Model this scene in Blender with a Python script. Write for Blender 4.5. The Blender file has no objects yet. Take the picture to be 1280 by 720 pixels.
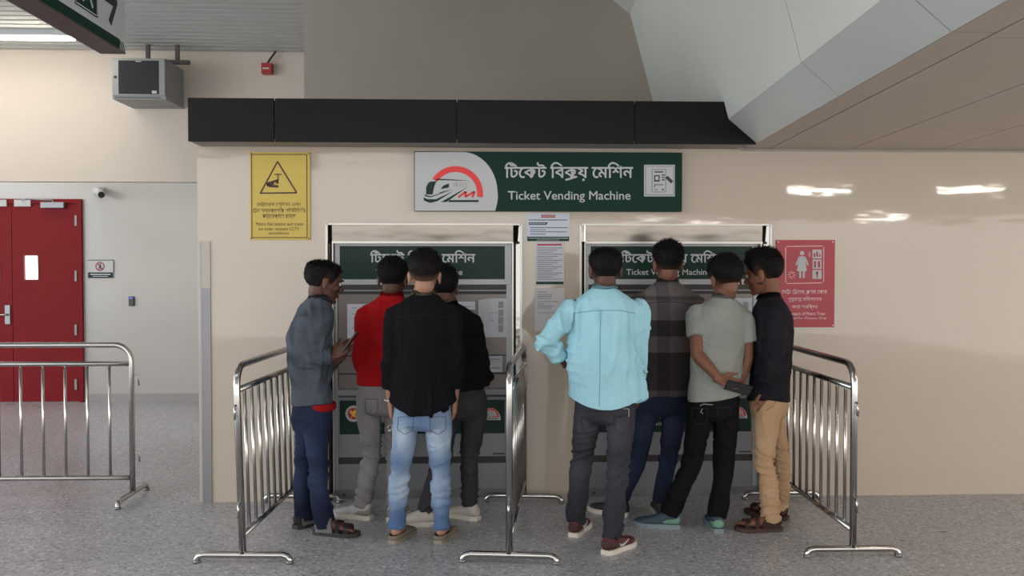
import bpy, bmesh, math, random
import numpy as np
from mathutils import Vector, Matrix, Quaternion, Euler
SC = bpy.context.scene
COL = SC.collection
random.seed(7)
V = Vector
# ------------------------------------------------------------------ camera, world, lights
FPX = 1120.0
CAM = V((0.0, -5.93, 1.55))
YAW = math.radians(2.3); PITCH = math.atan(27/1120.0)
cd = bpy.data.cameras.new('camera'); co = bpy.data.objects.new('camera', cd); COL.objects.link(co)
cd.sensor_width = 36.0; cd.lens = 36.0*FPX/1280.0; cd.clip_end = 200
co.location = CAM; co.rotation_euler = (math.pi/2 - PITCH, 0, -YAW)
SC.camera = co
RM = co.rotation_euler.to_matrix()
SC.view_settings.view_transform = 'Standard'; SC.view_settings.look = 'None'
SC.view_settings.gamma = 1; SC.view_settings.exposure = 1.3
w = bpy.data.worlds.new('world'); SC.world = w; w.use_nodes = True
bg = w.node_tree.nodes['Background']
bg.inputs[0].default_value = (1.0, 0.97, 0.92, 1); bg.inputs[1].default_value = 1.35
def lamp(name, loc, size, energy, col=(1, .95, .88), rot=(0, 0, 0)):
    ld = bpy.data.lights.new(name, 'AREA'); ld.shape = 'RECTANGLE'; ld.size, ld.size_y = size
    ld.energy = energy; ld.color = col
    o = bpy.data.objects.new(name, ld); COL.objects.link(o); o.location = loc; o.rotation_euler = rot
    return o
lamp('hall_fill', (-2.4, -3.4, 3.9), (5.0, .8), 12)  # unseen fill light added overhead to brighten shoulders, no ceiling fitting here
lamp('hall_fill', (-2.4, -7.4, 3.9), (5.0, .8), 12)  # second added overhead fill, also without a fitting
lamp('entrance_daylight', (-9.5, -3.5, 2.0), (3.0, 7.0), 95, (.72, .86, 1), (0, -math.pi/2, 0))
lamp('tube_lamp', (-5.2, 3.62, 3.86), (2.6, .08), 8, (1, .93, .84))
# ------------------------------------------------------------------ pixel -> world on a real plane
def ray(px, py):
    return RM @ V(((px-640)/FPX, -(py-360)/FPX, -1.0))
def atY(px, py, Y):
    d = ray(px, py); t = (Y-CAM.y)/d.y; return CAM + d*t
def atZ(px, py, Z=0.0):
    d = ray(px, py); t = (Z-CAM.z)/d.z; return CAM + d*t
# ------------------------------------------------------------------ materials
def lin(c):
    return tuple(((x/255)/12.92 if x/255 <= .04045 else ((x/255+.055)/1.055)**2.4) for x in c)+(1,)
def mat(name, col, rough=.6, metal=0.0, var=0.0, vscale=8.0, bump=0.0, bscale=200.0, col2=None, spec=.5, emit=0.0, stretch=None, coat=0.0, det=3.0):
    m = bpy.data.materials.new(name); m.use_nodes = True
    nt = m.node_tree; N = nt.nodes; L = nt.links; b = N['Principled BSDF']
    c = lin(col); b.inputs['Base Color'].default_value = c
    b.inputs['Roughness'].default_value = rough; b.inputs['Metallic'].default_value = metal
    b.inputs['Specular IOR Level'].default_value = spec
    b.inputs['Coat Weight'].default_value = coat
    if emit: b.inputs['Emission Color'].default_value = c; b.inputs['Emission Strength'].default_value = emit
    tc = N.new('ShaderNodeTexCoord'); src = tc.outputs['Object']
    if stretch:
        mp = N.new('ShaderNodeMapping'); mp.inputs['Scale'].default_value = stretch; L.new(src, mp.inputs[0]); src = mp.outputs[0]
    if var or col2:
        n = N.new('ShaderNodeTexNoise'); n.inputs['Scale'].default_value = vscale; n.inputs['Detail'].default_value = det; L.new(src, n.inputs['Vector'])
        r = N.new('ShaderNodeMapRange'); r.inputs['From Min'].default_value = .3; r.inputs['From Max'].default_value = .7; L.new(n.outputs[0], r.inputs[0])
        mx = N.new('ShaderNodeMix'); mx.data_type = 'RGBA'
        c2 = lin(col2) if col2 else tuple(x*(1-var) for x in c[:3])+(1,)
        mx.inputs[6].default_value = c; mx.inputs[7].default_value = c2; L.new(r.outputs[0], mx.inputs[0]); L.new(mx.outputs[2], b.inputs['Base Color'])
    if bump:
        n2 = N.new('ShaderNodeTexNoise'); n2.inputs['Scale'].default_value = bscale; n2.inputs['Detail'].default_value = 2; L.new(src, n2.inputs['Vector'])
        bp = N.new('ShaderNodeBump'); bp.inputs['Strength'].default_value = bump; bp.inputs['Distance'].default_value = .002
        L.new(n2.outputs[0], bp.inputs['Height']); L.new(bp.outputs[0], b.inputs['Normal'])
    return m
def wavy_glossy(name, col, rough, wscale, wstr, col2=None, stretch=(1, 1, 3)):
    """polished cladding: tiny unevenness of the sheet breaks its reflections"""
    m = mat(name, col, rough, 0, vscale=.7, col2=col2, bump=0)
    nt = m.node_tree; N = nt.nodes; L = nt.links; b = N['Principled BSDF']
    tc = N.new('ShaderNodeTexCoord'); mp = N.new('ShaderNodeMapping'); mp.inputs['Scale'].default_value = stretch
    n = N.new('ShaderNodeTexNoise'); n.inputs['Scale'].default_value = wscale; n.inputs['Detail'].default_value = 2
    L.new(tc.outputs['Object'], mp.inputs[0]); L.new(mp.outputs[0], n.inputs['Vector'])
    bp = N.new('ShaderNodeBump'); bp.inputs['Strength'].default_value = wstr; bp.inputs['Distance'].default_value = .01
    L.new(n.outputs[0], bp.inputs['Height']); L.new(bp.outputs[0], b.inputs['Normal'])
    return m
M = {}
M['tile'] = wavy_glossy('beige_gloss_cladding', (182, 170, 157), .05, 2.6, .10, (180, 166, 153))
M['tile_back'] = wavy_glossy('pale_gloss_cladding', (168, 166, 162), .18, 2.0, .2, (160, 158, 154))
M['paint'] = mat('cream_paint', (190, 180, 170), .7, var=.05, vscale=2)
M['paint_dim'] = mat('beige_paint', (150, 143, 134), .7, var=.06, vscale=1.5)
M['soffit'] = mat('beige_soffit_panel', (182, 168, 155), .42, var=.05, vscale=1)
M['bulk'] = mat('pale_grey_panel', (196, 200, 194), .45, var=.06, vscale=1.2)
M['bulk2'] = mat('blue_grey_panel', (186, 190, 188), .30, var=.05, vscale=1.2)
M['joint'] = mat('dark_joint', (62, 58, 54), .8)
M['black'] = mat('black_fascia', (9, 9, 10), .5, var=.1, spec=.2)
M['slat'] = mat('grey_slat', (176, 178, 176), .5, var=.05)
M['slatgap'] = mat('slat_gap', (92, 92, 92), .8)
M['steel'] = mat('polished_steel', (178, 176, 174), .2, 1.0, bump=.02, bscale=60)
M['steel_mirror'] = wavy_glossy('mirror_steel', (104, 100, 95), .10, 3.0, .25); M['steel_mirror'].node_tree.nodes['Principled BSDF'].inputs['Metallic'].default_value = 1
M['bead'] = mat('edge_bead_steel', (176, 174, 170), .3, .6)
M['header'] = wavy_glossy('header_steel', (120, 114, 108), .22, 2.0, .5); M['header'].node_tree.nodes['Principled BSDF'].inputs['Metallic'].default_value = 1
M['steel_brush'] = mat('brushed_steel', (124, 124, 127), .4, .75, bump=.05, bscale=300, stretch=(1, 1, 40))
M['steel_trim'] = mat('matt_steel_trim', (150, 153, 156), .42, .35)
M['mach'] = mat('grey_machine_metal', (112, 106, 104), .42, .5, var=.08, vscale=3)
M['mach2'] = mat('blue_grey_machine_metal', (122, 123, 128), .45, .4, var=.05, vscale=3)
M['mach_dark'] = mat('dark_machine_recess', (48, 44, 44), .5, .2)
M['dark'] = mat('black_plastic', (26, 26, 28), .35)
M['green'] = mat('sign_green', (8, 46, 35), .5, spec=.15)
M['greend'] = mat('machine_sign_green', (10, 42, 33), .4, spec=.2)
M['white'] = mat('sign_white', (178, 180, 182), .5, spec=.3)
M['paper'] = mat('paper', (186, 188, 196), .8)
M['ink'] = mat('dark_ink', (48, 50, 62), .8)
M['inkgreen'] = mat('dark_green_ink', (22, 58, 48), .8)
M['yellow'] = mat('sign_yellow', (192, 167, 72), .45, var=.03)
M['brown'] = mat('dark_brown_ink', (62, 34, 26), .6)
M['redsign'] = mat('sign_crimson', (158, 30, 50), .4)
M['redlogo'] = mat('logo_red', (214, 48, 50), .5)
M['pink'] = mat('pale_pink_ink', (226, 196, 200), .6)
M['door'] = mat('red_door_paint', (116, 16, 23), .55, spec=.15, var=.08, vscale=1.5)
M['cabinet'] = mat('grey_cabinet', (132, 134, 134), .5)
M['glassdk'] = mat('smoked_glass', (44, 46, 48), .12)
M['fire'] = mat('fire_red', (150, 34, 30), .4)
M['lit'] = mat('lit_pane', (245, 248, 255), .5, emit=1.6)
M['tube'] = mat('lamp_tube', (255, 246, 226), .5, emit=9.0)
M['tube2'] = mat('strip_diffuser', (255, 248, 236), .5, emit=22.0)
M['gold'] = mat('emblem_gold', (222, 170, 50), .5)
def floor_mat():
    m = mat('grey_terrazzo', (116, 114, 113), .27)
    nt = m.node_tree; N = nt.nodes; L = nt.links; b = N['Principled BSDF']
    tc = N.new('ShaderNodeTexCoord')
    v = N.new('ShaderNodeTexVoronoi'); v.inputs['Scale'].default_value = 75; L.new(tc.outputs['Object'], v.inputs['Vector'])
    n = N.new('ShaderNodeTexNoise'); n.inputs['Scale'].default_value = 120; n.inputs['Detail'].default_value = 4; L.new(tc.outputs['Object'], n.inputs['Vector'])
    n3 = N.new('ShaderNodeTexNoise'); n3.inputs['Scale'].default_value = 1.3; n3.inputs['Detail'].default_value = 3; L.new(tc.outputs['Object'], n3.inputs['Vector'])
    cr = N.new('ShaderNodeValToRGB'); e = cr.color_ramp.elements
    e[0].position = 0.0; e[0].color = lin((124, 122, 122)); e[1].position = 1.0; e[1].color = lin((214, 212, 212))
    for p, c in ((.22, (162, 163, 168)), (.5, (171, 172, 177)), (.82, (179, 180, 185)), (.9, (192, 191, 191))):
        k = e.new(p); k.color = lin(c)
    sx = N.new('ShaderNodeSeparateColor'); L.new(v.outputs['Color'], sx.inputs[0]); L.new(sx.outputs[0], cr.inputs[0])
    mx = N.new('ShaderNodeMix'); mx.data_type = 'RGBA'; mx.blend_type = 'MULTIPLY'; mx.inputs[0].default_value = .8
    r = N.new('ShaderNodeMapRange'); r.inputs['From Min'].default_value = .25; r.inputs['From Max'].default_value = .75; r.inputs['To Min'].default_value = .8; r.inputs['To Max'].default_value = 1.12
    L.new(n.outputs[0], r.inputs[0]); L.new(cr.outputs[0], mx.inputs[6]); L.new(r.outputs[0], mx.inputs[7])
    mx2 = N.new('ShaderNodeMix'); mx2.data_type = 'RGBA'; mx2.blend_type = 'MULTIPLY'; mx2.inputs[0].default_value = 1
    r2 = N.new('ShaderNodeMapRange'); r2.inputs['From Min'].default_value = .3; r2.inputs['From Max'].default_value = .7; r2.inputs['To Min'].default_value = .88; r2.inputs['To Max'].default_value = 1.04
    L.new(n3.outputs[0], r2.inputs[0]); L.new(mx.outputs[2], mx2.inputs[6]); L.new(r2.outputs[0], mx2.inputs[7])
    L.new(mx2.outputs[2], b.inputs['Base Color'])
    r3 = N.new('ShaderNodeMapRange'); r3.inputs['To Min'].default_value = .2; r3.inputs['To Max'].default_value = .42; L.new(n3.outputs[0], r3.inputs[0]); L.new(r3.outputs[0], b.inputs['Roughness'])
    return m
M['floor'] = floor_mat()
# ------------------------------------------------------------------ mesh helpers
def link(o, parent=None):
    COL.objects.link(o)
    if parent is not None: o.parent = parent
    return o
def obj(name, bm, m, parent=None, smooth=False):
    me = bpy.data.meshes.new(name)
    bmesh.ops.recalc_face_normals(bm, faces=bm.faces)
    bm.to_mesh(me); bm.free()
    for mm in (m if isinstance(m, (list, tuple)) else [m]): me.materials.append(mm)
    if smooth: me.shade_smooth()
    return link(bpy.data.objects.new(name, me), parent)
def empty(name, loc, label=None, cat=None, group=None):
    o = bpy.data.objects.new(name, None); COL.objects.link(o); o.location = loc; o.empty_display_size = .1
    return tag(o, label, cat, group)
def tag(o, label=None, cat=None, group=None, kind=None):
    if label: o['label'] = label
    if cat: o['category'] = cat
    if group: o['group'] = group
    if kind: o['kind'] = kind
    return o
def B(bm, x0, x1, y0, y1, z0, z1, off=(0, 0, 0), bev=0):
    a = V(off)
    vs = [bm.verts.new(V((x, y, z))-a) for x in (x0, x1) for y in (y0, y1) for z in (z0, z1)]
    fs = [bm.faces.new([vs[i] for i in f]) for f in ((0, 1, 3, 2), (4, 6, 7, 5), (0, 4, 5, 1), (2, 3, 7, 6), (0, 2, 6, 4), (1, 5, 7, 3))]
    if bev:
        es = list({e for f in fs for e in f.edges})
        bmesh.ops.bevel(bm, geom=es, offset=bev, segments=2, affect='EDGES', profile=.5)
    return bm
def box(name, x0, x1, y0, y1, z0, z1, m, parent=None, off=(0, 0, 0), bev=0, smooth=False):
    return obj(name, B(bmesh.new(), x0, x1, y0, y1, z0, z1, off, bev), m, parent, smooth)
def tube(bm, pts, r, n=10, closed_caps=True, off=(0, 0, 0)):
    a = V(off); pts = [V(p)-a for p in pts]; rings = []
    rr = r if isinstance(r, (list, tuple)) else [r]*len(pts)
    prev = None
    for i, p in enumerate(pts):
        t = (pts[min(i+1, len(pts)-1)]-pts[max(i-1, 0)]).normalized()
        if prev is None:
            u = t.orthogonal().normalized()
        else:
            u = (prev-t*prev.dot(t)).normalized()
        prev = u; v = t.cross(u)
        rings.append([bm.verts.new(p+(u*math.cos(2*math.pi*k/n)+v*math.sin(2*math.pi*k/n))*rr[i]) for k in range(n)])
    for a_, b_ in zip(rings, rings[1:]):
        for k in range(n): bm.faces.new((a_[k], a_[(k+1) % n], b_[(k+1) % n], b_[k]))
    if closed_caps:
        bm.faces.new(rings[0][::-1]); bm.faces.new(rings[-1])
    return bm
def poly(name, pts, to3, m, parent, off=(0, 0, 0), thick=0.0):
    """flat printed shape; pts 2D, to3 maps to 3D"""
    bm = bmesh.new(); a = V(off)
    vs = [bm.verts.new(to3(*p)-a) for p in pts]; bm.faces.new(vs)
    bm.normal_update(); bmesh.ops.triangulate(bm, faces=bm.faces, ngon_method='EAR_CLIP')
    return obj(name, bm, m, parent)
def polys(name, plist, to3, m, parent, off=(0, 0, 0)):
    bm = bmesh.new(); a = V(off)
    for pts in plist: bm.faces.new([bm.verts.new(to3(*p)-a) for p in pts])
    bm.normal_update(); bmesh.ops.triangulate(bm, faces=bm.faces, ngon_method='EAR_CLIP')
    o = obj(name, bm, m, parent)
    if len(plist) > 2: o['kind'] = 'stuff'
    return o
def circle(cx, cy, r, n=28, ry=None):
    return [(cx+r*math.cos(2*math.pi*k/n), cy+(ry or r)*math.sin(2*math.pi*k/n)) for k in range(n)]
def arcband(cx, cy, r0, r1, a0, a1, n=20):
    q = [(math.radians(a0+(a1-a0)*k/n)) for k in range(n+1)]
    o = [(cx+r1*math.cos(a), cy-r1*math.sin(a)) for a in q]; i = [(cx+r0*math.cos(a), cy-r0*math.sin(a)) for a in q]
    return [[o[k], o[k+1], i[k+1], i[k]] for k in range(n)]
def seg(x0, y0, x1, y1, w0, w1=None):
    w1 = w0 if w1 is None else w1; dx, dy = x1-x0, y1-y0; l = math.hypot(dx, dy) or 1; nx, ny = -dy/l, dx/l
    return [(x0+nx*w0/2, y0+ny*w0/2), (x1+nx*w1/2, y1+ny*w1/2), (x1-nx*w1/2, y1-ny*w1/2), (x0-nx*w0/2, y0-ny*w0/2)]
def textmesh(s):
    cu = bpy.data.curves.new('t', 'FONT'); cu.body = s; cu.size = 1.0; cu.resolution_u = 3
    ob = bpy.data.objects.new('t', cu); COL.objects.link(ob)
    dg = bpy.context.evaluated_depsgraph_get(); ev = ob.evaluated_get(dg); me = ev.to_mesh()
    vs = [tuple(v.co[:2]) for v in me.vertices]; fs = [list(p.vertices) for p in me.polygons]
    ev.to_mesh_clear(); bpy.data.objects.remove(ob); bpy.data.curves.remove(cu)
    return vs, fs
def lettering(s, x0, x1, y0, y1, to3, m, parent, off=(0, 0, 0), name='lettering', bold=0.0):
    """text fitted in the given box; a '~' after a consonant asks for the Bengali ra-phala stroke under it"""
    clean = s.replace('~', '')
    vs, fs = textmesh(clean)
    if not vs: return None
    extra = []
    for i, ch in enumerate(s):
        if ch == '~':
            pre = s[:i].replace('~', ''); a, _ = textmesh(pre); c, _ = textmesh(pre[:-1]) if len(pre) > 1 else ([(0, 0)], 0)
            xa = max(p[0] for p in a); xc = max(p[0] for p in c)
            w_ = xa-xc; extra.append([(xc+.05*w_, -.10), (xa-.12*w_, .10), (xa-.02*w_, .04), (xc+.12*w_, -.17)])
    for e in extra:
        b_ = len(vs); vs += e; fs.append([b_, b_+1, b_+2, b_+3])
    ax = min(p[0] for p in vs); bx = max(p[0] for p in vs); ay = min(p[1] for p in vs); by = max(p[1] for p in vs)
    sx = (x1-x0)/(bx-ax); sy = (y1-y0)/(by-ay); a = V(off)
    bm = bmesh.new()
    offs = [(0, 0)] if not bold else [(-bold, 0), (bold, 0), (0, bold), (0, -bold)]
    for k, (ox, oy) in enumerate(offs):
        bv = [bm.verts.new(to3(x0+(p[0]-ax)*sx+ox, y1-(p[1]-ay)*sy+oy)-a + V((0, -.0001*k, 0))) for p in vs]
        for f in fs:
            try: bm.faces.new([bv[q] for q in f])
            except ValueError: pass
    return obj(name, bm, m, parent)
# ------------------------------------------------------------------ setting
YB = atZ(130, 502).y                       # rear wall (door) plane
YU = 2.32                                  # wall above the machines
ZC = 4.0; ZS = 2.335                       # high ceiling, low soffit
DIR = V(((675-595)/1120.0, 1, 0))          # run of the bulkhead and of the soffit joints
xk = atY(248, 400, 0).x                    # left end of the kiosk wall
def struct(o): o['kind'] = 'structure'; return o
struct(box('floor', -11, 9, -14, YB+.3, -.12, 0, M['floor']))
# kiosk wall with the two machine openings
def wx(px): return atY(px, 400, 0).x
def wz(py): return atY(640, py, 0).z
SHIFT = wx(841.5)-wx(527.7)
OL, OR, OT = wx(409), wx(651), wz(281)
bm = bmesh.new()
B(bm, xk, OL, 0, .5, 0, 2.62); B(bm, OR, OL+SHIFT, 0, .5, 0, 2.62); B(bm, OR+SHIFT, 8.2, 0, .5, 0, 2.62)
B(bm, OL, OR, 0, .5, OT, 2.62); B(bm, OL+SHIFT, OR+SHIFT, 0, .5, OT, 2.62)
B(bm, xk, xk+.12, .5, YU, 0, 2.62)
struct(obj('wall_front', bm, M['tile']))
struct(box('trim_1', atY(234.5, 150, -.27).x, 1.74, -.255, -.001, ZS-.004, ZS+.012, M['paint_dim']))
struct(box('trim_4', 1.76, 8.2, -.008, -.001, ZS-.016, ZS-.002, M['paint_dim']))
o = struct(box('wall_back', -11, .2, YB, YB+.2, 0, atY(100, 228, YB).z, M['tile_back']))
o = struct(box('wall_back_upper', -11, .2, YB+.01, YB+.2, atY(100, 228, YB).z+.008, ZC+.1, M['paint']))
xu = atY(380, 60, YU).x
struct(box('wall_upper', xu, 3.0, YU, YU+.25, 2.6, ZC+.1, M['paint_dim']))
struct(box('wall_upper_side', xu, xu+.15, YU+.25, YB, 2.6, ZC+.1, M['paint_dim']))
struct(box('trim_2', -11, .2, YB-.012, YB, 0, .09, mat('grey_skirting', (140, 138, 136), .4)))
# roof of kiosk
struct(box('ceiling_kiosk_roof', xk+.02, 2.0, .02, YU, 2.56, 2.6, M['joint']))
# ribbed ceiling
cl = struct(box('ceiling', -11, 1.4, -14, YB, ZC+.03, ZC+.1, M['slatgap']))
bm = B(bmesh.new(), -6.2, 6.2, 0, .108, 0, .03); sl_me = None
k = 0; y = YB-.15
while y > -9:
    if sl_me is None:
        o = obj('slat', bm, M['slat'], cl); sl_me = o.data
    else:
        o = link(bpy.data.objects.new('slat', sl_me), cl)
    o.location = (-4.8, y, ZC-.0); y -= .155
# fascia
fx = [atY(p, 150, -.27).x for p in (234, 343, 571, 793)]+[atY(946, 150, -.27).x]
fz0, fz1 = atY(500, 178, -.27).z, atY(500, 124, -.27).z
fa = struct(box('trim_3', fx[0]+.01, fx[-1]-.02, -.25, -.001, ZS+.013, fz1-.012, M['joint']))
for a, b_ in zip(fx, fx[1:]):
    box('fascia_panel', a+.004, b_-.004, -.27, -.25, fz0, fz1, M['black'], fa, bev=.002)
# bulkhead
def along(x, z, Y): return V((x + DIR.x*(Y+.27), Y, z))
PA, PB, PC, PD = (1.785, ZS), (1.605, 2.487), (1.232, 3.87), (1.07, ZC)
bl = struct(bpy.data.objects.new('ceiling_bulkhead', None)); COL.objects.link(bl)
def prism(name, p0, p1, Y0, Y1, m, parent, t=.02):
    n = V((p1[1]-p0[1], 0, -(p1[0]-p0[0]))).normalized()*t
    if n.z < 0: n = -n
    bm = bmesh.new(); vs = []
    for Y in (Y0, Y1):
        for p in (p0, p1):
            q = along(p[0], p[1], Y); vs += [bm.verts.new(q), bm.verts.new(q+n)]
    for f in ((0, 1, 3, 2), (4, 6, 7, 5), (0, 4, 5, 1), (2, 3, 7, 6), (0, 2, 6, 4), (1, 5, 7, 3)): bm.faces.new([vs[i] for i in f])
    return obj(name, bm, m, parent)
yj = [YU, -1.85, -2.97, -4.1, -5.2, -6.3, -7.4, -8.5, -9.6]
for a, b_ in zip(yj, yj[1:]):
    g = .004
    prism('face_panel', PB, PC, a-g, b_+g, M['bulk'], bl)
    prism('top_panel', PC, PD, a-g, b_+g, M['bulk'], bl)
    if b_ < -.3:
        prism('edge_panel', PA, PB, min(a-g, 0.0), b_+g, M['bulk2'], bl)
prism('backing', (PB[0]+.03, PB[1]), (PC[0]+.03, PC[1]), YU, -9.6, M['joint'], bl)
prism('backing', (PA[0]+.03, PA[1]+.012), (PB[0]+.03, PB[1]+.012), 0, -9.6, M['joint'], bl)
# soffit of beige panels
so = struct(bpy.data.objects.new('ceiling_soffit', None)); COL.objects.link(so)
def sx(px): return atY(px, 179, 0).x + DIR.x*.27
A0 = PA[0]+.0
cuts = [A0, A0+.155, A0+.155+.545]
while cuts[-1] < 8: cuts.append(cuts[-1]+.6)
for i, (a, b_) in enumerate(zip(cuts, cuts[1:])):
    ys = [0, -.9, -2.9, -4.9, -6.9, -9.6] if i % 2 == 0 else [0, -2.9, -5.5, -7.6, -9.6]
    if i == 0: ys = [0, -1.85, -2.97, -5.2, -7.4, -9.6]
    for c, d in zip(ys, ys[1:]):
        g = .004; bm = bmesh.new(); vs = []
        for z in (ZS, ZS+.02):
            for (x, Y) in ((a+g, c-g*(c < 0)), (b_-g, c-g*(c < 0)), (b_-g, d+g), (a+g, d+g)): vs.append(bm.verts.new(along(x, z, Y)))
        for f in ((0, 1, 2, 3), (7, 6, 5, 4), (0, 4, 5, 1), (1, 5, 6, 2), (2, 6, 7, 3), (3, 7, 4, 0)): bm.faces.new([vs[q] for q in f])
        obj('ceiling_panel', bm, M['soffit'], so)
bm = bmesh.new(); vs = [bm.verts.new(along(x, ZS+.021, Y)) for (x, Y) in ((A0+.01, 0), (9.2, 0), (9.2, -9.6), (A0+.01, -9.6))]; bm.faces.new(vs)
obj('backing', bm, M['joint'], so)
# strip lights let in the low ceiling behind the viewer
for (x, Y, L_) in ((3.45, -2.97, .6), (5.0, -2.97, .66), (4.6, -11.2, 1.2), (3.2, -11.2, 1.0), (6.4, -8.0, .8)):
    o = box('strip_light', x-L_/2, x+L_/2, Y-.03, Y+.03, ZS-.03, ZS-.004, M['tube2'], off=(x, Y, ZS)); o.location = (x, Y, ZS)
    tag(o, 'slim strip light under the low beige ceiling behind the viewer', 'light', 'strip lights behind the viewer')
# steel corner guard at the left end of the kiosk wall
g0, g1 = atY(252, 400, -.012).x, atY(263, 400, -.012).x
o = empty('corner_guard', (g0, 0, 0), 'tall narrow steel guard strip on the left end of the beige wall', 'guard')
zt = atY(257, 302, -.012).z; zm = atY(257, 360, -.012).z
box('plate', g0, g1, -.008, -.0005, 0, zm, M['steel_brush'], o, off=o.location)
box('upper_plate', g0, g1, -.008, -.0005, zm, zt, M['steel_mirror'], o, off=o.location)
box('edge_strip', g0-.012, g0, -.010, .03, 0, zt, M['steel_trim'], o, off=o.location)
# ------------------------------------------------------------------ red door and things on the rear wall
def bp(px, py, d=0.0): return atY(px, py, YB-d)
dz = bp(60, 249).z
dr = struct(bpy.data.objects.new('door_1', None)); COL.objects.link(dr)
xm = bp(18, 400).x; xr = bp(100, 400).x; xf = bp(105, 400).x; wl = xr-xm
bm = bmesh.new(); B(bm, xr+.003, xf, YB-.045, YB-.001, 0, dz); B(bm, xm-wl-(xf-xr), xm-wl-.003, YB-.045, YB-.001, 0, dz); B(bm, xm-wl-.003, xr+.003, YB-.045, YB-.001, dz-.05, dz)
obj('door_frame', bm, M['door'], dr)
wA = (bp(34, 400).x, bp(50, 400).x); wzz = (bp(40, 349).z, bp(40, 320).z)
for s in (1, -1):
    def mx_(x): return x if s == 1 else 2*xm-x
    xs = sorted((mx_(xm+.003), mx_(wA[0]))); bm = bmesh.new(); zt_ = dz-.053
    B(bm, xs[0], xs[1], YB-.035, YB-.001, .01, zt_)
    xs = sorted((mx_(wA[1]), mx_(xr))); B(bm, xs[0], xs[1], YB-.035, YB-.001, .01, zt_)
    xs = sorted((mx_(wA[0]), mx_(wA[1]))); B(bm, xs[0], xs[1], YB-.035, YB-.001, .01, wzz[0]); B(bm, xs[0], xs[1], YB-.035, YB-.001, wzz[1], zt_)
    lf = obj('door_leaf', bm, M['door'], dr)
    box('pane', xs[0], xs[1], YB-.02, YB-.015, wzz[0], wzz[1], M['lit'], lf)
    bm = bmesh.new()
    for (a, b_, c, d) in ((xs[0]-.012, xs[0], wzz[0]-.012, wzz[1]+.012), (xs[1], xs[1]+.012, wzz[0]-.012, wzz[1]+.012), (xs[0], xs[1], wzz[1], wzz[1]+.012), (xs[0], xs[1], wzz[0]-.012, wzz[0])):
        B(bm, a, b_, YB-.04, YB-.035, c, d)
    obj('glazing_bead', bm, mat('dark_red_bead', (110, 24, 28), .4), lf)
    for py in (276, 345, 412, 480):
        z = bp(97, py).z; x = mx_(bp(97, py).x); bm = B(bmesh.new(), x-.012, x+.012, YB-.052, YB-.0355, z-.06, z+.06); obj('hinge', bm, M['cabinet'], lf)
    x = mx_(bp(70, 257).x); z = bp(70, 257).z
    bm = B(bmesh.new(), x-.13, x+.13, YB-.10, YB-.036, z-.035, z+.035, bev=.006); cz = obj('door_closer', bm, M['steel_brush'], lf)
    bm = bmesh.new(); tube(bm, [(x, YB-.075, z+.036), (x, YB-.075, z+.055), (x-.24*s, YB-.20, z+.06), (x-.36*s, YB-.05, z+.06)], .008, 6); obj('closer_arm', bm, M['steel_trim'], lf)
    x = mx_(bp(31, 254).x); z = bp(31, 254).z
    bm = B(bmesh.new(), x-.09, x+.09, YB-.06, YB-.036, z-.04, z+.035); obj('stop_plate', bm, M['white'], lf)
bm = bmesh.new(); x = bp(12, 393).x; z = bp(12, 393).z
B(bm, x-.03, x+.03, YB-.05, YB-.036, z-.11, z+.11, bev=.004); hd = obj('lock_plate', bm, M['steel_brush'], dr)
bm = bmesh.new(); tube(bm, [(x, YB-.05, z), (x, YB-.095, z), (x-.02, YB-.1, z), (x-.13, YB-.1, z)], .011, 8); obj('door_handle', bm, M['steel'], hd, True)
# no entry sign
def plaque(name, x0, x1, y0, y1, Y, m, label, cat, t=.012, bev=.002):
    a = atY(x0, y0, Y-t); b_ = atY(x1, y1, Y-t); c = V(((a.x+b_.x)/2, Y, (a.z+b_.z)/2))
    root = empty(name, c, label, cat)
    box('board', a.x, b_.x, Y-t, Y-.0005, b_.z, a.z, m, root, off=c, bev=bev)
    return root, (lambda d: (lambda px, py: atY(px, py, Y-t) + V((0, -d, 0)))), c
def flat(Yp, d, lx=0, lz=0):
    def f(px, py):
        p = atY(px, py, Yp); return V((p.x, Yp-d, p.z))
    return f
r_, _, c = plaque('prohibition_sign', 109, 142, 325, 348, YB, M['white'], 'small white and green no-entry sign on the rear wall right of the red door', 'sign')
F1 = flat(YB-.012, .0012); F2 = flat(YB-.012, .0024)
polys('green_strip', [[(110, 340.5), (141.5, 340.5), (141.5, 347.5), (110, 347.5)]], F1, M['greend'], r_, c)
polys('red_ring', arcband(125, 333, 4.3, 5.8, 0, 360, 24)+[seg(121.5, 329.5, 128.5, 336.5, 1.3)], F1, mat('ring_red', (150, 46, 60), .5), r_, c)
polys('walking_figure', [circle(125.3, 330, .9, 8), seg(125.2, 331, 124.7, 334, 1.6), seg(124.7, 334, 123, 337, .9), seg(124.9, 334, 126.8, 336.8, .9), seg(125, 331.5, 127.4, 333, .7)], F2, M['ink'], r_, c)
polys('printed_lines', [[(113, 342.3), (138, 342.3), (138, 343.6), (113, 343.6)], [(116, 345), (135, 345), (135, 345.8), (116, 345.8)]], F2, M['white'], r_, c)
polys('dark_border', [seg(109, 325.2, 142, 325.2, .8), seg(141.8, 325, 141.8, 340, .6)], F1, M['greend'], r_, c)
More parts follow.
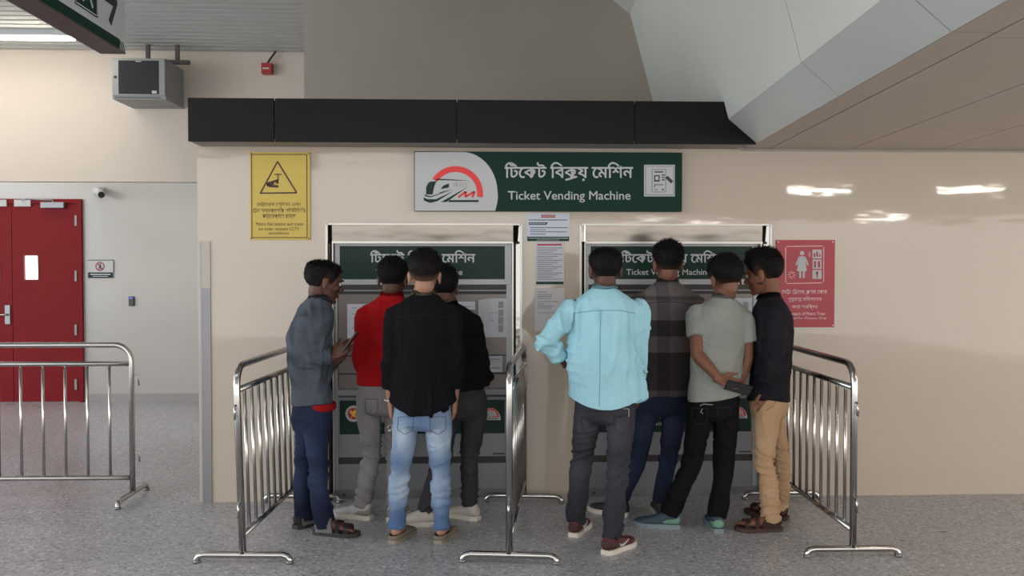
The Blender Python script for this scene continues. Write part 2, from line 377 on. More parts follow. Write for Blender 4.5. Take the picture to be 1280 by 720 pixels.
# bullet camera
p = bp(125, 240); r_ = empty('security_camera', p, 'small white bullet security camera on the rear wall right of the red door', 'camera')
box('mount_box', p.x-.065, p.x+.03, YB-.06, YB-.001, p.z-.03, p.z+.05, M['white'], r_, off=p, bev=.01)
bm = bmesh.new(); tube(bm, [(p.x-.01, YB-.06, p.z+.01), (p.x+.03, YB-.12, p.z), (p.x+.12, YB-.26, p.z-.05)], [.02, .042, .044], 16, off=p); hs = obj('housing', bm, M['white'], r_, True)
bm = bmesh.new(); tube(bm, [(p.x+.1205, YB-.261, p.z-.0503), (p.x+.126, YB-.271, p.z-.053)], [.034, .034], 16, off=p); obj('lens', bm, M['dark'], hs)
bm = bmesh.new(); tube(bm, [(p.x+.05, YB-.005, p.z+.05), (p.x+.06, YB-.05, p.z+.03), (p.x+.03, YB-.09, p.z+.02)], .008, 6, off=p); obj('cable', bm, M['white'], r_)
# card reader
p = bp(165, 376); r_ = empty('card_reader', p, 'small black card reader on the rear wall', 'reader')
box('housing', p.x-.03, p.x+.03, YB-.03, YB-.001, p.z-.06, p.z+.05, M['dark'], r_, off=p, bev=.006)
box('status_light', p.x-.02, p.x+.02, YB-.032, YB-.0305, p.z+.025, p.z+.04, mat('blue_led', (70, 80, 190), .4, emit=.5), r_, off=p)
# wall cabinet
a = atY(139, 72, YB-.6); b_ = atY(207, 124, YB-.6); c = V((a.x, YB, b_.z)); r_ = empty('wall_cabinet', c, 'grey equipment cabinet with smoked glass door high on the rear wall', 'cabinet')
box('body', a.x, b_.x, YB-.585, YB-.001, b_.z, a.z, M['cabinet'], r_, off=c, bev=.004)
bm = bmesh.new(); x0, x1, z0, z1 = a.x+.008, b_.x-.008, b_.z+.04, a.z-.008; q = .066
for (xa, xb, za, zb) in ((x0, x0+q, z0, z1), (x1-q*.9, x1, z0, z1), (x0+q, x1-q*.9, z1-.02, z1), (x0+q, x1-q*.9, z0, z0+.012)): B(bm, xa, xb, YB-.6, YB-.587, za, zb, c)
dd = obj('cabinet_door', bm, M['cabinet'], r_)
box('glass_pane', x0+q, x1-q*.9, YB-.598, YB-.59, z0+.012, z1-.02, M['glassdk'], dd, off=c)
box('lock', x0+.02, x0+.045, YB-.606, YB-.6, (z0+z1)/2-.015, (z0+z1)/2+.01, M['dark'], dd, off=c)
box('label_plate', x1-q-.07, x1-q-.02, YB-.6005, YB-.5985, z0+.02, z0+.05, M['white'], dd, off=c)
box('maker_plate', (x0+x1)/2-.03, (x0+x1)/2+.03, YB-.6005, YB-.5985, z1-.034, z1-.025, M['white'], dd, off=c)
for k in range(3): box('vent_slot', b_.x-.2+k*.06, b_.x-.16+k*.06, YB-.2, YB-.15, b_.z-.001, b_.z+.001, M['dark'], r_, off=c)
box('bottom_slot', a.x+.03, b_.x-.05, YB-.5865, YB-.585, b_.z+.012, b_.z+.02, M['dark'], r_, off=c)
p = atY(190, 66, YB-.3); cx_ = (a.x+b_.x)/2
bm = bmesh.new(); B(bm, cx_-.05, cx_+.45, YB-.34, YB-.28, a.z+.001, a.z+.04, c); B(bm, cx_-.02, cx_+.02, YB-.33, YB-.29, a.z+.04, ZC-.001, c); B(bm, cx_+.3, cx_+.34, YB-.33, YB-.29, a.z+.04, ZC-.001, c); obj('cable_tray', bm, mat('dark_tray', (72, 66, 64), .6), r_)
# fire call point lamp
p = bp(334, 86, .06); r_ = empty('fire_alarm', p, 'small red fire alarm beacon with conduit on the upper rear wall', 'alarm')
box('housing', p.x-.06, p.x+.06, YB-.10, YB-.0, p.z-.06, p.z+.06, M['fire'], r_, off=p, bev=.008)
box('white_mark', p.x-.045, p.x+.03, YB-.102, YB-.1005, p.z-.012, p.z+.006, M['white'], r_, off=p)
bm = bmesh.new(); tube(bm, [(p.x, YB-.06, p.z+.05), (p.x+.02, YB-.06, p.z+.09), (p.x+.1, YB-.06, ZC)], .012, 8, off=p); obj('conduit', bm, M['dark'], r_)
# fluorescent fitting
r_ = empty('tube_light', (-5.2, 3.62, ZC), 'long glowing fluorescent tube under the ribbed ceiling by the rear wall', 'light')
xe = atY(97, 50, 3.62).x
box('housing', xe-3.6, xe, 3.58, 3.66, ZC-.06, ZC-.001, M['white'], r_, off=r_.location)
bm = bmesh.new(); tube(bm, [(xe-3.55, 3.62, ZC-.085), (xe-.03, 3.62, ZC-.085)], .022, 10, off=r_.location); obj('tube', bm, M['tube'], r_, True)
# ------------------------------------------------------------------ hanging direction sign
Yf = -1.65
c0 = atY(157, 66, Yf); c1 = atY(127, 66, Yf); zb = c0.z; L_ = 1.9
dv = V((-(640-595)/1120*0.0-.03, -1, 0)).normalized(); 
r_ = empty('hanging_sign', (c0.x, c0.y, zb), 'large white and green hanging direction sign with arrow, cut off at top left', 'sign')
off = r_.location
def hs_(u, v, d=0.0): return V((c0.x+d, c0.y-u, zb+v))-V(off)
wd = c0.x-c1.x
bm = bmesh.new(); B(bm, c1.x, c0.x, c0.y-L_, c0.y, zb, zb+.55, off); obj('sign_box', bm, M['white'], r_)
bm = bmesh.new(); B(bm, c1.x-.004, c0.x+.001, c0.y-L_, c0.y+.001, zb-.006, zb-.0005, off); obj('base_plate', bm, mat('dark_brown_sign_base', (70, 52, 50), .45), r_)
polys('green_band', [[(0.07, 0.0), (L_, 0), (L_, .045), (.07, .045)]], lambda u, v: hs_(u, v, .0012), M['green'], r_)
polys('band_stripes', [seg(.015+k*.018, 0, .035+k*.018, .04, .007) for k in range(3)], lambda u, v: hs_(u, v, .0012), M['green'], r_)
polys('arrow', [[(.09, .2), (.165, .08), (.195, .10), (.142, .175), (.28, .175), (.28, .225), (.142, .225), (.195, .30), (.165, .32)]], lambda u, v: hs_(u, v, .0014), M['dark'], r_)
polys('green_square', [[(.31, .075), (.53, .075), (.53, .30), (.31, .30)]], lambda u, v: hs_(u, v+.0, .0018), M['green'], r_)
polys('square_outline', [seg(.318, .083, .522, .083, .005), seg(.318, .083, .318, .292, .005), seg(.522, .083, .522, .292, .005)], lambda u, v: hs_(u, v, .0022), M['white'], r_)
polys('figure', [seg(.36, .105, .40, .155, .016), seg(.40, .155, .46, .11, .016), seg(.41, .15, .40, .23, .026), circle(.395, .262, .016, 10)], lambda u, v: hs_(u, v, .0026), M['white'], r_)
for u in (.4, 1.5):
    bm = bmesh.new(); tube(bm, [(c0.x-wd/2, c0.y-u, zb+.55), (c0.x-wd/2, c0.y-u, ZC+.0)], .012, 8, off=off); obj('hanger_rod', bm, M['steel'], r_)
# ------------------------------------------------------------------ main sign
def trainlogo(x, y, s, f1, f2, parent, c, ring=None):
    """red half-ring over a green train, in a box 100 wide; (x,y) is the middle of the base line"""
    def T(pl): return [[(x+px*s, y+py*s) for px, py in q] for q in pl]
    polys('red_arch', T(arcband(3.4, -9.6, 37, 47, -8, 147, 26)), f1, M['redlogo'], parent, c)
    g = [[(-47, -20), (-44, -27), (-40, -30), (-29, -31), (-33, -22), (-36, -8), (-47, -8)],
         [(-22, -17), (-18, -23), (-8, -27), (-8, -20)],
         [(-33, -33), (-26, -35), (0, -33.6), (30, -31.5), (0, -32)],
         [(-52, -3), (-44, 0), (-30, 0), (0, -14), (-28, 3.5), (-40, 6.5), (-50, 3)],
         [(-50, -8), (-40, -5), (0, -17), (-40, -3), (-49, -5)],
         [(-24, -10), (0, -18), (-24, -11.5)],
         [(-22, 5), (24, -21), (-12, 5)],
         [(-7, 1.5), (43, 1.5), (43, 5), (-10, 5)]]
    polys('green_train', T(g), f1, M['greend'], parent, c)
    polys('carriage_ticks', T([seg(k, -29, k+.6, -22+abs(k-4)*.2, 1.0) for k in (0, 4, 6, 11, 16, 21)]), f1, M['cabinet'], parent, c)
    polys('red_letter', T([seg(8, -3, 21, -13, 3.6), seg(21, -13, 20, -4, 3.6), seg(20, -4, 36, -13, 3.6), seg(36, -13, 32, -3, 3.6)]), f1, M['redlogo'], parent, c)
r_, _, c = plaque('ticket_sign', 517.5, 852.5, 189, 264.5, 0, M['green'], 'long green and white TICKET VENDING MACHINE sign above both machines', 'sign', t=.05)
F1 = flat(-.05, .0015); F2 = flat(-.05, .003)
wp = [(518.5, 190), (578, 190)]+[(578+44*math.sin(math.radians(a)), 190+ (1-math.cos(math.radians(a)))*52) for a in range(8, 91, 8)]+[(622.5, 246), (621.5, 254), (619, 263.5), (518.5, 263.5)]
polys('white_field', [wp], F1, M['white'], r_, c)
trainlogo(567, 249, .73, F2, F2, r_, c)
lettering('িটেকট িবক~য় েমিশন', 631, 791, 203, 226, F1, M['white'], r_, c, bold=.35)
lettering('Ticket Vending Machine', 635, 788, 239, 253, F1, M['white'], r_, c, bold=.12)
polys('icon_panel', [[(805, 206), (843.5, 206), (843.5, 245.5), (805, 245.5)]], F1, M['white'], r_, c)
ic = [seg(807, 208, 842, 208, .5), seg(807, 243.5, 842, 243.5, .5), seg(807, 208, 807, 243.5, .5), seg(842, 208, 842, 243.5, .5),
      seg(815, 212, 832, 212, .6), seg(815, 240, 832, 240, .6), seg(815, 212, 815, 240, .6), seg(832, 212, 832, 240, .6), seg(818, 215, 829, 215, 1.6)]
polys('icon_lines', ic, F2, M['ink'], r_, c)
polys('icon_parts', [[(817.5, 219), (824.5, 219), (824.5, 227), (817.5, 227)], seg(827, 219, 831, 219, 1.4), seg(827, 222, 831, 222, 1.4), seg(827, 225, 831, 225, 1.4), seg(818, 231, 829, 231, 1), seg(818, 231, 818, 234, 1), seg(818, 237, 822, 237, 1), seg(827, 237, 830, 237, 1.5), seg(833, 221, 840, 228, 4)], F2, M['dark'], r_, c)
polys('icon_screen', [[(819, 220.5), (823, 220.5), (823, 225), (819, 225)]], flat(-.05, .004), M['white'], r_, c)
# ------------------------------------------------------------------ yellow sign
r_, _, c = plaque('camera_warning_sign', 312, 388, 190, 300, 0, M['yellow'], 'yellow camera surveillance warning sign with black triangle on the beige wall', 'sign')
F1 = flat(-.012, .0012); F2 = flat(-.012, .0022)
polys('border', [seg(314.5, 193, 383.5, 193, 1), seg(314.5, 297, 384, 297, 1), seg(314.5, 193, 315, 297, 1), seg(383.5, 193, 384, 297, 1)], F1, M['brown'], r_, c)
polys('triangle', [seg(347, 202, 325.5, 241.5, 1.8), seg(347, 202, 371, 241, 1.8), seg(325, 241.5, 371, 241, 1.8)], F1, M['brown'], r_, c)
polys('camera_symbol', [seg(343, 218, 352, 218, 1.3), seg(347.5, 218, 347.5, 224, 1.3), circle(347.5, 225, 1.4, 8), seg(334, 230.5, 348, 226.5, 4.5, 5.5), seg(336, 232.5, 348, 233, 3), seg(334, 229, 335, 233, 2.2)], F1, M['brown'], r_, c)
polys('camera_eye', [circle(344, 229, 1.6, 8, 1.0)], F2, M['yellow'], r_, c)
lettering('েমট~ােরল েস্টশন এবং', 321, 376, 252, 259, F1, M['brown'], r_, c)
lettering('েট~ন সাব্যক্ষণিক সিসিটিভি’র', 316, 382, 259.5, 267, F1, M['brown'], r_, c)
lettering('পয্যেবক্ষেণ রেয়েছ', 328, 370, 267.5, 274.5, F1, M['brown'], r_, c)
lettering('Metro Rail station and trains', 320, 379, 278, 282, F1, M['brown'], r_, c)
lettering('are under constant CCTV', 323, 374, 284, 288, F1, M['brown'], r_, c)
lettering('surveillance', 336, 361, 289.5, 293, F1, M['brown'], r_, c)
polys('rivet', [circle(px, py, .9, 8) for px, py in ((314, 192), (386, 192), (314, 298), (386, 298))], F1, M['brown'], r_, c)
# ------------------------------------------------------------------ crimson sign
r_, _, c = plaque('women_coach_sign', 970.5, 1043, 300, 409, 0, M['redsign'], 'crimson women-only coach sign with white figure on the right wall', 'sign')
bd = [seg(983, 308, 1028, 307.5, .8), seg(983, 354.5, 1028, 353.5, .8), seg(982, 309, 982, 353, .8), seg(1029.5, 309, 1029.5, 352.5, .8)]
polys('border', bd, F1, M['pink'], r_, c)
polys('woman_figure', [circle(1002.5, 316.5, 2.8, 14), [(999, 320.5), (1006, 320.5), (1008.5, 339), (996, 339)], seg(999, 321.5, 995, 331.5, 2.1), seg(1006, 321.5, 1010, 331.5, 2.1), seg(1000, 339, 1000.3, 347.5, 2.6), seg(1004.8, 339, 1004.6, 347.5, 2.6)], F1, M['white'], r_, c)
polys('white_tiles', [[(1015.5, 312), (1027, 312), (1027, 323), (1015.5, 323)], [(1015.5, 324.5), (1027, 324.5), (1027, 336), (1015.5, 336)], [(1015.5, 337.5), (1027, 337.5), (1027, 348.5), (1015.5, 348.5)]], F1, M['white'], r_, c)
polys('tile_figures', [seg(1018, 316.5, 1018, 321, 2), seg(1021.3, 314.5, 1021.3, 321, 2.2), seg(1024.5, 317.5, 1024.5, 321, 1.8), seg(1018.6, 326.5, 1018.6, 334.5, 2.6), seg(1023.6, 326.5, 1023.6, 334.5, 3), circle(1021.3, 341, 1.8, 8), seg(1021.3, 341, 1021.3, 347, 1.6)], F2, M['redsign'], r_, c)
sb = []
for (qx, qy, rr, aa) in ((989.5, 343.5, 5, range(0, 360, 45)), (1014, 318, 4, (135, 180, 225))):
    for a in aa: a = math.radians(a); sb.append(seg(qx+rr*.4*math.cos(a), qy+rr*.4*math.sin(a), qx+rr*math.cos(a), qy+rr*math.sin(a), .7))
polys('burst_lines', sb, F1, M['pink'], r_, c)
lettering('েমট~া েট~েনর প~থম েকাচ', 977, 1034, 361, 368, F1, M['pink'], r_, c)
lettering('শুধুমাত~ মিহলােদর', 985, 1027, 370.5, 377.5, F1, M['pink'], r_, c)
lettering('জন্য সংরিক্ষত', 990, 1022, 380, 387, F1, M['pink'], r_, c)
lettering('First coach of Metro Train', 980, 1031, 390, 394, F1, M['pink'], r_, c)
lettering('Reserved for Women Only', 978, 1033, 396, 400, F1, M['pink'], r_, c)
polys('rivet', [circle(px, py, .9, 8) for px, py in ((973, 302.5), (1041, 302.5), (1041, 406.5), (973, 406.5))], F1, M['pink'], r_, c)
# ------------------------------------------------------------------ paper notices
r_, _, c = plaque('notice', 658, 712, 266.5, 302, 0, mat('pale_blue_paper', (186, 192, 204), .6), 'pale blue landscape notice with green foot, topmost between the machines', 'notice', t=.004, bev=0)
F1 = flat(-.004, .001); F2 = flat(-.004, .002)
polys('green_foot', [[(659, 295.8), (711.5, 295.8), (711.5, 301.5), (659, 301.5)]], F1, M['inkgreen'], r_, c)
polys('red_heading', [[(676.5, 268.5), (694, 268.5), (694, 272), (676.5, 272)]], F1, M['fire'], r_, c)
polys('dark_heading', [[(661, 278), (685, 278), (683, 281), (661, 281)]], F1, M['ink'], r_, c)
def lines(name, rows, f, m, parent, c):
    random.seed(3); pl = []
    for (xa, xb, y, h) in rows:
        x = xa
        while x < xb-.5:
            e = min(xb, x+random.uniform(1.2, 3.5)); pl.append([(x, y-h/2), (e, y-h/2), (e, y+h/2), (x, y+h/2)]); x = e+.45
    polys(name, pl, f, m, parent, c)
lines('printed_lines', [(661, 709, 275, 1.1), (663, 709.5, 284.5, .9), (663, 682, 287.2, .8), (663, 709, 289.8, .9), (663, 683, 292.6, .8)], F1, M['ink'], r_, c)
lines('foot_lines', [(661, 710, 297.8, .9), (671, 699, 300, .6)], F2, M['white'], r_, c)
lines('heading_print', [(678, 693, 270.2, .9)], F2, M['white'], r_, c); lines('heading_print', [(662, 682, 279.5, .9)], F2, M['white'], r_, c)
r_, _, c = plaque('notice', 669.5, 705, 303, 356, 0, M['paper'], 'white portrait notice with crimson heading bar, middle one between the machines', 'notice', t=.003, bev=0)
F1 = flat(-.003, .001)
polys('red_heading', [[(671.5, 305), (702, 304.6), (702, 306.8), (671.5, 307)]], F1, M['redsign'], r_, c)
polys('dark_foot', [[(670, 352), (704.5, 352), (704.5, 355.5), (670, 355.5)]], F1, M['inkgreen'], r_, c)
lines('printed_lines', [(671.5, 703-(k % 3)*6, 310+k*2.6, .7) for k in range(16)], F1, M['ink'], r_, c)
r_, _, c = plaque('notice', 668.5, 705.5, 360.5, 414, 0, mat('grey_paper', (186, 184, 188), .8), 'greyish portrait notice with few lines, lowest one between the machines', 'notice', t=.003, bev=0)
lines('printed_lines', [(672, 684, 365, .6), (672, 690, 368, .6), (672, 690, 370.5, .6), (672, 689, 373, .6), (672, 698, 377, .6), (672, 680, 380, .6), (672, 692, 382.5, .6), (672, 690, 385, .6), (672, 697, 391, .5)], F1, M['ink'], r_, c)
# ------------------------------------------------------------------ ticket machines
YM = .055                                    # front plane of the machines
def machine(idx):
    sh = V((SHIFT*idx, 0, 0))
    root = empty('ticket_machine', V(((OL+OR)/2, 0, 0))+sh,
                 'left ticket machine, recessed in the wall behind the man in red' if idx == 0 else 'right ticket machine, recessed in the wall behind the man in the checked shirt', 'ticket machine')
    c = root.location.copy()
    def P(px, py, Y=YM): p = atY(px, py, Y); return V((p.x, p.y, p.z))+sh
    def bx(name, x0, x1, y0, y1, Ya, Yb, m, parent=root, bev=0):
        a = P(x0, y0, Ya); b_ = P(x1, y1, Ya); return box(name, a.x, b_.x, Ya, Yb, b_.z, a.z, m, parent, off=c, bev=bev)
    def f(d, Y=YM): return lambda px, py: V((P(px, py, Y).x, Y-d, P(px, py, Y).z))
    # mirror surround splayed back into the opening
    z0 = 0.0; zo = OT; xo0, xo1 = OL+sh.x, OR+sh.x; xi0, xi1 = P(417, 400).x, P(641, 400).x; zi = P(500, 303).z
    bm = bmesh.new()
    def quadbox(pts, t=.004):
        a = [bm.verts.new(V(p)-c) for p in pts]; b_ = [bm.verts.new(V(p)-c+V((0, t, 0))) for p in pts]
        bm.faces.new(a); bm.faces.new(b_[::-1])
        for k in range(4): bm.faces.new((a[k], b_[k], b_[(k+1) % 4], a[(k+1) % 4]))
    Yo = -.004
    quadbox([(xo0, Yo, z0), (xi0, YM-.01, z0), (xi0, YM-.01, zo), (xo0, Yo, zo)])
    obj('side_surround', bm, M['steel_mirror'], root); bm = bmesh.new()
    quadbox([(xo1, Yo, z0), (xi1, YM-.01, z0), (xi1, YM-.01, zo), (xo1, Yo, zo)])
    obj('side_surround', bm, M['steel_mirror'], root)
    bm = bmesh.new(); quadbox([(xi0, .004, zo), (xi0, .012, zi), (xi1, .012, zi), (xi1, .004, zo)]); obj('top_surround', bm, M['header'], root)
    bm = bmesh.new()
    for (a, b_, q, r) in ((xo0-.008, xo0+.006, z0, zo+.008), (xo1-.006, xo1+.008, z0, zo+.008), (xo0, xo1, zo-.003, zo+.008)): B(bm, a, b_, -.012, .01, q, r, c)
    for (a, b_, q, r) in ((xi0-.004, xi0+.004, z0, zi), (xi1-.006, xi1+.004, z0, zi), (xi0, xi1, zi-.008, zi+.006)): B(bm, a, b_, *((.0, YM-.005) if b_-a > .5 else (YM-.03, YM-.005)), q, r, c)
    obj('edge_bead', bm, M['bead'], root); bm = None
    # cabinet
    bx('cabinet', 417, 641, 303, 626, YM+.02, .42, M['mach2'])
    fr = bx('sign_frame', 418, 640, 303.5, 356, YM, YM+.02, M['steel_trim'], bev=.003)
    sb = bx('sign_panel', 424.5, 631, 307.5, 349, YM-.004, YM, M['greend'], fr)
    g = f(.0015, YM-.004)
    lettering('িটেকট িবক~য় েমিশন', 463, 594, 313, 331, g, M['white'], sb, c, bold=.3)
    lettering('Ticket Vending Machine', 470, 578, 336.5, 346, g, M['white'], sb, c, bold=.1)
    bx('side_jamb', 417, 423, 356, 617, YM-.004, YM+.02, M['steel_trim'])
    bx('side_jamb', 633, 640, 356, 617, YM-.004, YM+.02, M['steel_trim'])
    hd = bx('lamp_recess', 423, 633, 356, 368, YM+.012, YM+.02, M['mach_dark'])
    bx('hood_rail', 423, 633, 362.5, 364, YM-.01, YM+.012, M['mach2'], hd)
    fp = bx('front_panel', 423, 633, 368, 486, YM+.0, YM+.02, M['mach'])
    bx('screen_bezel', 470, 560, 372, 420, YM-.006, YM, M['dark'], fp); bx('screen', 474, 556, 375, 417, YM-.008, YM-.006, mat('screen_glass', (36, 50, 60), .15), fp)
    bx('coin_unit', 575, 592, 430, 455, YM-.006, YM, M['steel_brush'], fp); bx('note_slot', 480, 530, 440, 447, YM-.006, YM, M['dark'], fp)
    bx('panel_line', 423, 633, 466.5, 467.5, YM-.002, YM, M['mach_dark'], fp); bx('panel_line', 423, 633, 444, 444.8, YM-.001, YM, M['mach_dark'], fp)
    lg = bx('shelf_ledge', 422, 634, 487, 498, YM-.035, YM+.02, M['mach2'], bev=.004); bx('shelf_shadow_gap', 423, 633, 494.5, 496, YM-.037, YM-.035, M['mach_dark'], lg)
    bx('lower_panel', 423, 633, 498, 570, YM, YM+.02, M['mach2'])
    gp = bx('green_panel', 424.5, 631, 501, 541.5, YM-.004, YM, M['greend'])
    g = f(.0015, YM-.004); g2 = f(.003, YM-.004); g3 = f(.0042, YM-.004)
    polys('seal_disc', [circle(442, 517, 10.2)], g, M['white'], gp, c); polys('seal_ring', [circle(442, 517, 7.2)], g2, mat('seal_red', (150, 28, 30), .5), gp, c)
    polys('seal_centre', [[(438, 512), (441, 514.5), (444, 511.5), (446, 515), (444, 518), (446, 522), (441, 520), (439, 523), (440, 518), (437, 516)]], g3, M['gold'], gp, c)
    polys('seal_marks', [seg(442+8.0*math.cos(a), 517+8.0*math.sin(a), 442+9.4*math.cos(a), 517+9.4*math.sin(a), .7) for a in [k*.33 for k in range(19)]], g2, M['fire'], gp, c)
    polys('logo_field', [[(601, 525)]+[(613.5-12.5*math.cos(math.radians(a)), 525-15*math.sin(math.radians(a))) for a in range(0, 181, 12)]+[(626, 525)]], g, M['white'], gp, c)
    trainlogo(613, 522.5, .21, g2, g2, gp, c)
    lettering('ট~ানিজ', 500, 524, 514, 526, g, M['white'], gp, c); lettering('ড়ক পির', 494, 518, 530, 535, g, M['white'], gp, c)
    bx('door_slot', 616, 631, 566.3, 568, YM-.002, YM, M['mach_dark'])
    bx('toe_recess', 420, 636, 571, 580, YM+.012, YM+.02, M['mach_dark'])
    bx('base_panel', 419, 639, 580.5, 611, YM, YM+.02, M['mach2'])
    bx('kick_plate', 418, 640, 612.5, 626, YM-.006, YM+.02, M['steel_brush'])
    bm = bmesh.new(); a = P(430, 619, YM-.008); tube(bm, [a, a+V((0, -.006, 0))], .008, 8, off=c); obj('bolt', bm, M['dark'], root)
    return root
machine(0); machine(1)
def sheet(x0, x1, y0, y1, rows, label, sh=0.0, curl=False, extra=None):
    Y = YM-.003; a = atY(x0, y0, Y); b_ = atY(x1, y1, Y); c = V(((a.x+b_.x)/2+sh, Y, (a.z+b_.z)/2))
    r = empty('paper_notice', c, label, 'notice')
    bm = bmesh.new(); n = 10; fr, bk = [], []
    for k in range(n+1):
        t = k/n; x = a.x+(b_.x-a.x)*t; cu = .045*max(0, .35-t)/.35 if curl else 0
        for L2, e in ((fr, .0012), (bk, 0)):
            L2.append((bm.verts.new(V((x+sh, Y-e-cu, a.z-(.03*max(0, .3-t) if curl else 0)))-c), bm.verts.new(V((x+sh, Y-e, b_.z))-c)))
    for k in range(n):
        for L2 in (fr, bk): bm.faces.new((L2[k][0], L2[k+1][0], L2[k+1][1], L2[k][1]))
        bm.faces.new((fr[k][0], bk[k][0], bk[k+1][0], fr[k+1][0])); bm.faces.new((fr[k][1], bk[k][1], bk[k+1][1], fr[k+1][1]))
    for k in (0, n): bm.faces.new((fr[k][0], fr[k][1], bk[k][1], bk[k][0]))
    obj('sheet', bm, M['paper'], r)
    fl = lambda px, py: V((atY(px, py, Y).x+sh, Y-.0035, atY(px, py, Y).z))
    lines('printed_lines', rows, fl, M['ink'], r, c)
    if extra: polys('picture_strip', extra, fl, M['cabinet'], r, c)
    return r
sheet(598, 633.5, 373, 421.5, [(603, 622, 391, .5), (603, 613, 395, .5), (602, 616, 398, .5), (602, 618, 401, .5)], 'tall white sheet with a dog-eared corner on the left machine', curl=True,
      extra=[[(623, y), (629, y), (629, y+h), (623, y+h)] for y, h in ((377, 8), (387, 8), (396, 9), (406, 9))])
sheet(600, 628, 445, 465, [(606, 625, 449, .9), (610, 620, 452, .5), (605, 625, 460, .9)], 'small white label sheet below the tall sheet on the left machine')
sheet(560, 594, 377, 387, [(580, 589, 383, .8)], 'narrow white label strip near the top of the left machine')
sheet(434, 458, 380, 423, [(440, 446, 385, .8), (440, 446, 392, .6), (440, 446, 410, .8)], 'white sheet on the left side of the left machine')
sheet(610, 631, 373, 395, [(613, 629, 391, .8)], 'pale sheet with small dark picture at the right side of the right machine', sh=SHIFT, extra=[[(620, 378), (626, 378), (626, 388), (620, 388)]])
# ------------------------------------------------------------------ crowd barriers
def barrier(base0, base1, label, lean=0.0, name='crowd_barrier', nbal=9, hooks=(), feet=True, loop0=True):
    """base0/base1: the two end posts on the floor"""
    a = V(base0); b_ = V(base1); L_ = (b_-a).length; u = (b_-a).normalized(); s = V((-u.y, u.x, 0))
    root = empty(name, (a+b_)/2, label, 'barrier'); c = root.location.copy()
    def Q(t, z, k=0.0): return a+u*t+V((0, 0, z))+s*(k+lean*z)
    R = .0185; H = 1.03; r = .11
    bm = bmesh.new()
    pts = [Q(0, .05), Q(0, H-r)]+[Q(r-r*math.cos(math.radians(q)), H-r+r*math.sin(math.radians(q))) for q in (15, 30, 45, 60, 75, 90)]
    pts += [Q(L_-r+r*math.sin(math.radians(q)), H-r+r*math.cos(math.radians(q))) for q in (0, 15, 30, 45, 60, 75, 90)]+[Q(L_, .05)]
    tube(bm, pts, R, 12, off=c); obj('outer_frame', bm, M['steel'], root, True)
    for nm, z in (('upper_rail', .905), ('lower_rail', .145)):
        bm = bmesh.new(); tube(bm, [Q(R, z), Q(L_-R, z)], .0165, 12, off=c); obj(nm, bm, M['steel'], root, True)
    for k in range(nbal):
        t = L_*(k+1)/(nbal+1); bm = bmesh.new(); tube(bm, [Q(t, .15), Q(t, .90)], .0095, 8, off=c); obj('baluster', bm, M['steel'], root, True)
    for t in (0, L_):
        h = .245; bm = bmesh.new()
        tube(bm, [Q(t, 0.002, -h), Q(t, .02, -h+.0), Q(t, .038, -h+.014), Q(t, .045, -h+.04), Q(t, .045, h-.04), Q(t, .038, h-.014), Q(t, .02, h), Q(t, .002, h)], .0175, 10, off=c)
        ft = obj('foot', bm, M['steel'], root, True)
        for e in (-h, h):
            bm = bmesh.new(); tube(bm, [Q(t, 0, e), Q(t, .014, e)], .0195, 10, off=c); obj('foot_cap', bm, M['steel_brush'], ft, True)
    for (t, z, d) in hooks:
        bm = bmesh.new(); tube(bm, [Q(t, z), Q(t+d*.03, z), Q(t+d*.045, z-.006), Q(t+d*.047, z-.07)], .006, 6, off=c); obj('hook', bm, M['steel'], root, True)
    return root
Lh = ((0, .83, -1), (0, .32, -1))
barrier(atZ(304, 704), atZ(378, 628), 'steel crowd barrier left of the left machine, beside the man in grey-blue shirt', lean=.03, hooks=Lh)
barrier(atZ(636.5, 704), atZ(655, 628), 'steel crowd barrier in the middle between the two queues', hooks=((0, .32, -1),))
barrier(atZ(1066, 696), atZ(977, 624), 'steel crowd barrier at the right, behind the man in khaki trousers', hooks=((0, .83, -1), (0, .32, -1)))
pb = atZ(166, 624); L_ = 2.03
barrier((pb.x-L_, pb.y+.02, 0), (pb.x, pb.y, 0), 'steel crowd barrier at far left in front of the red door', nbal=13, hooks=((L_, .83, 1), (L_, .32, 1)))
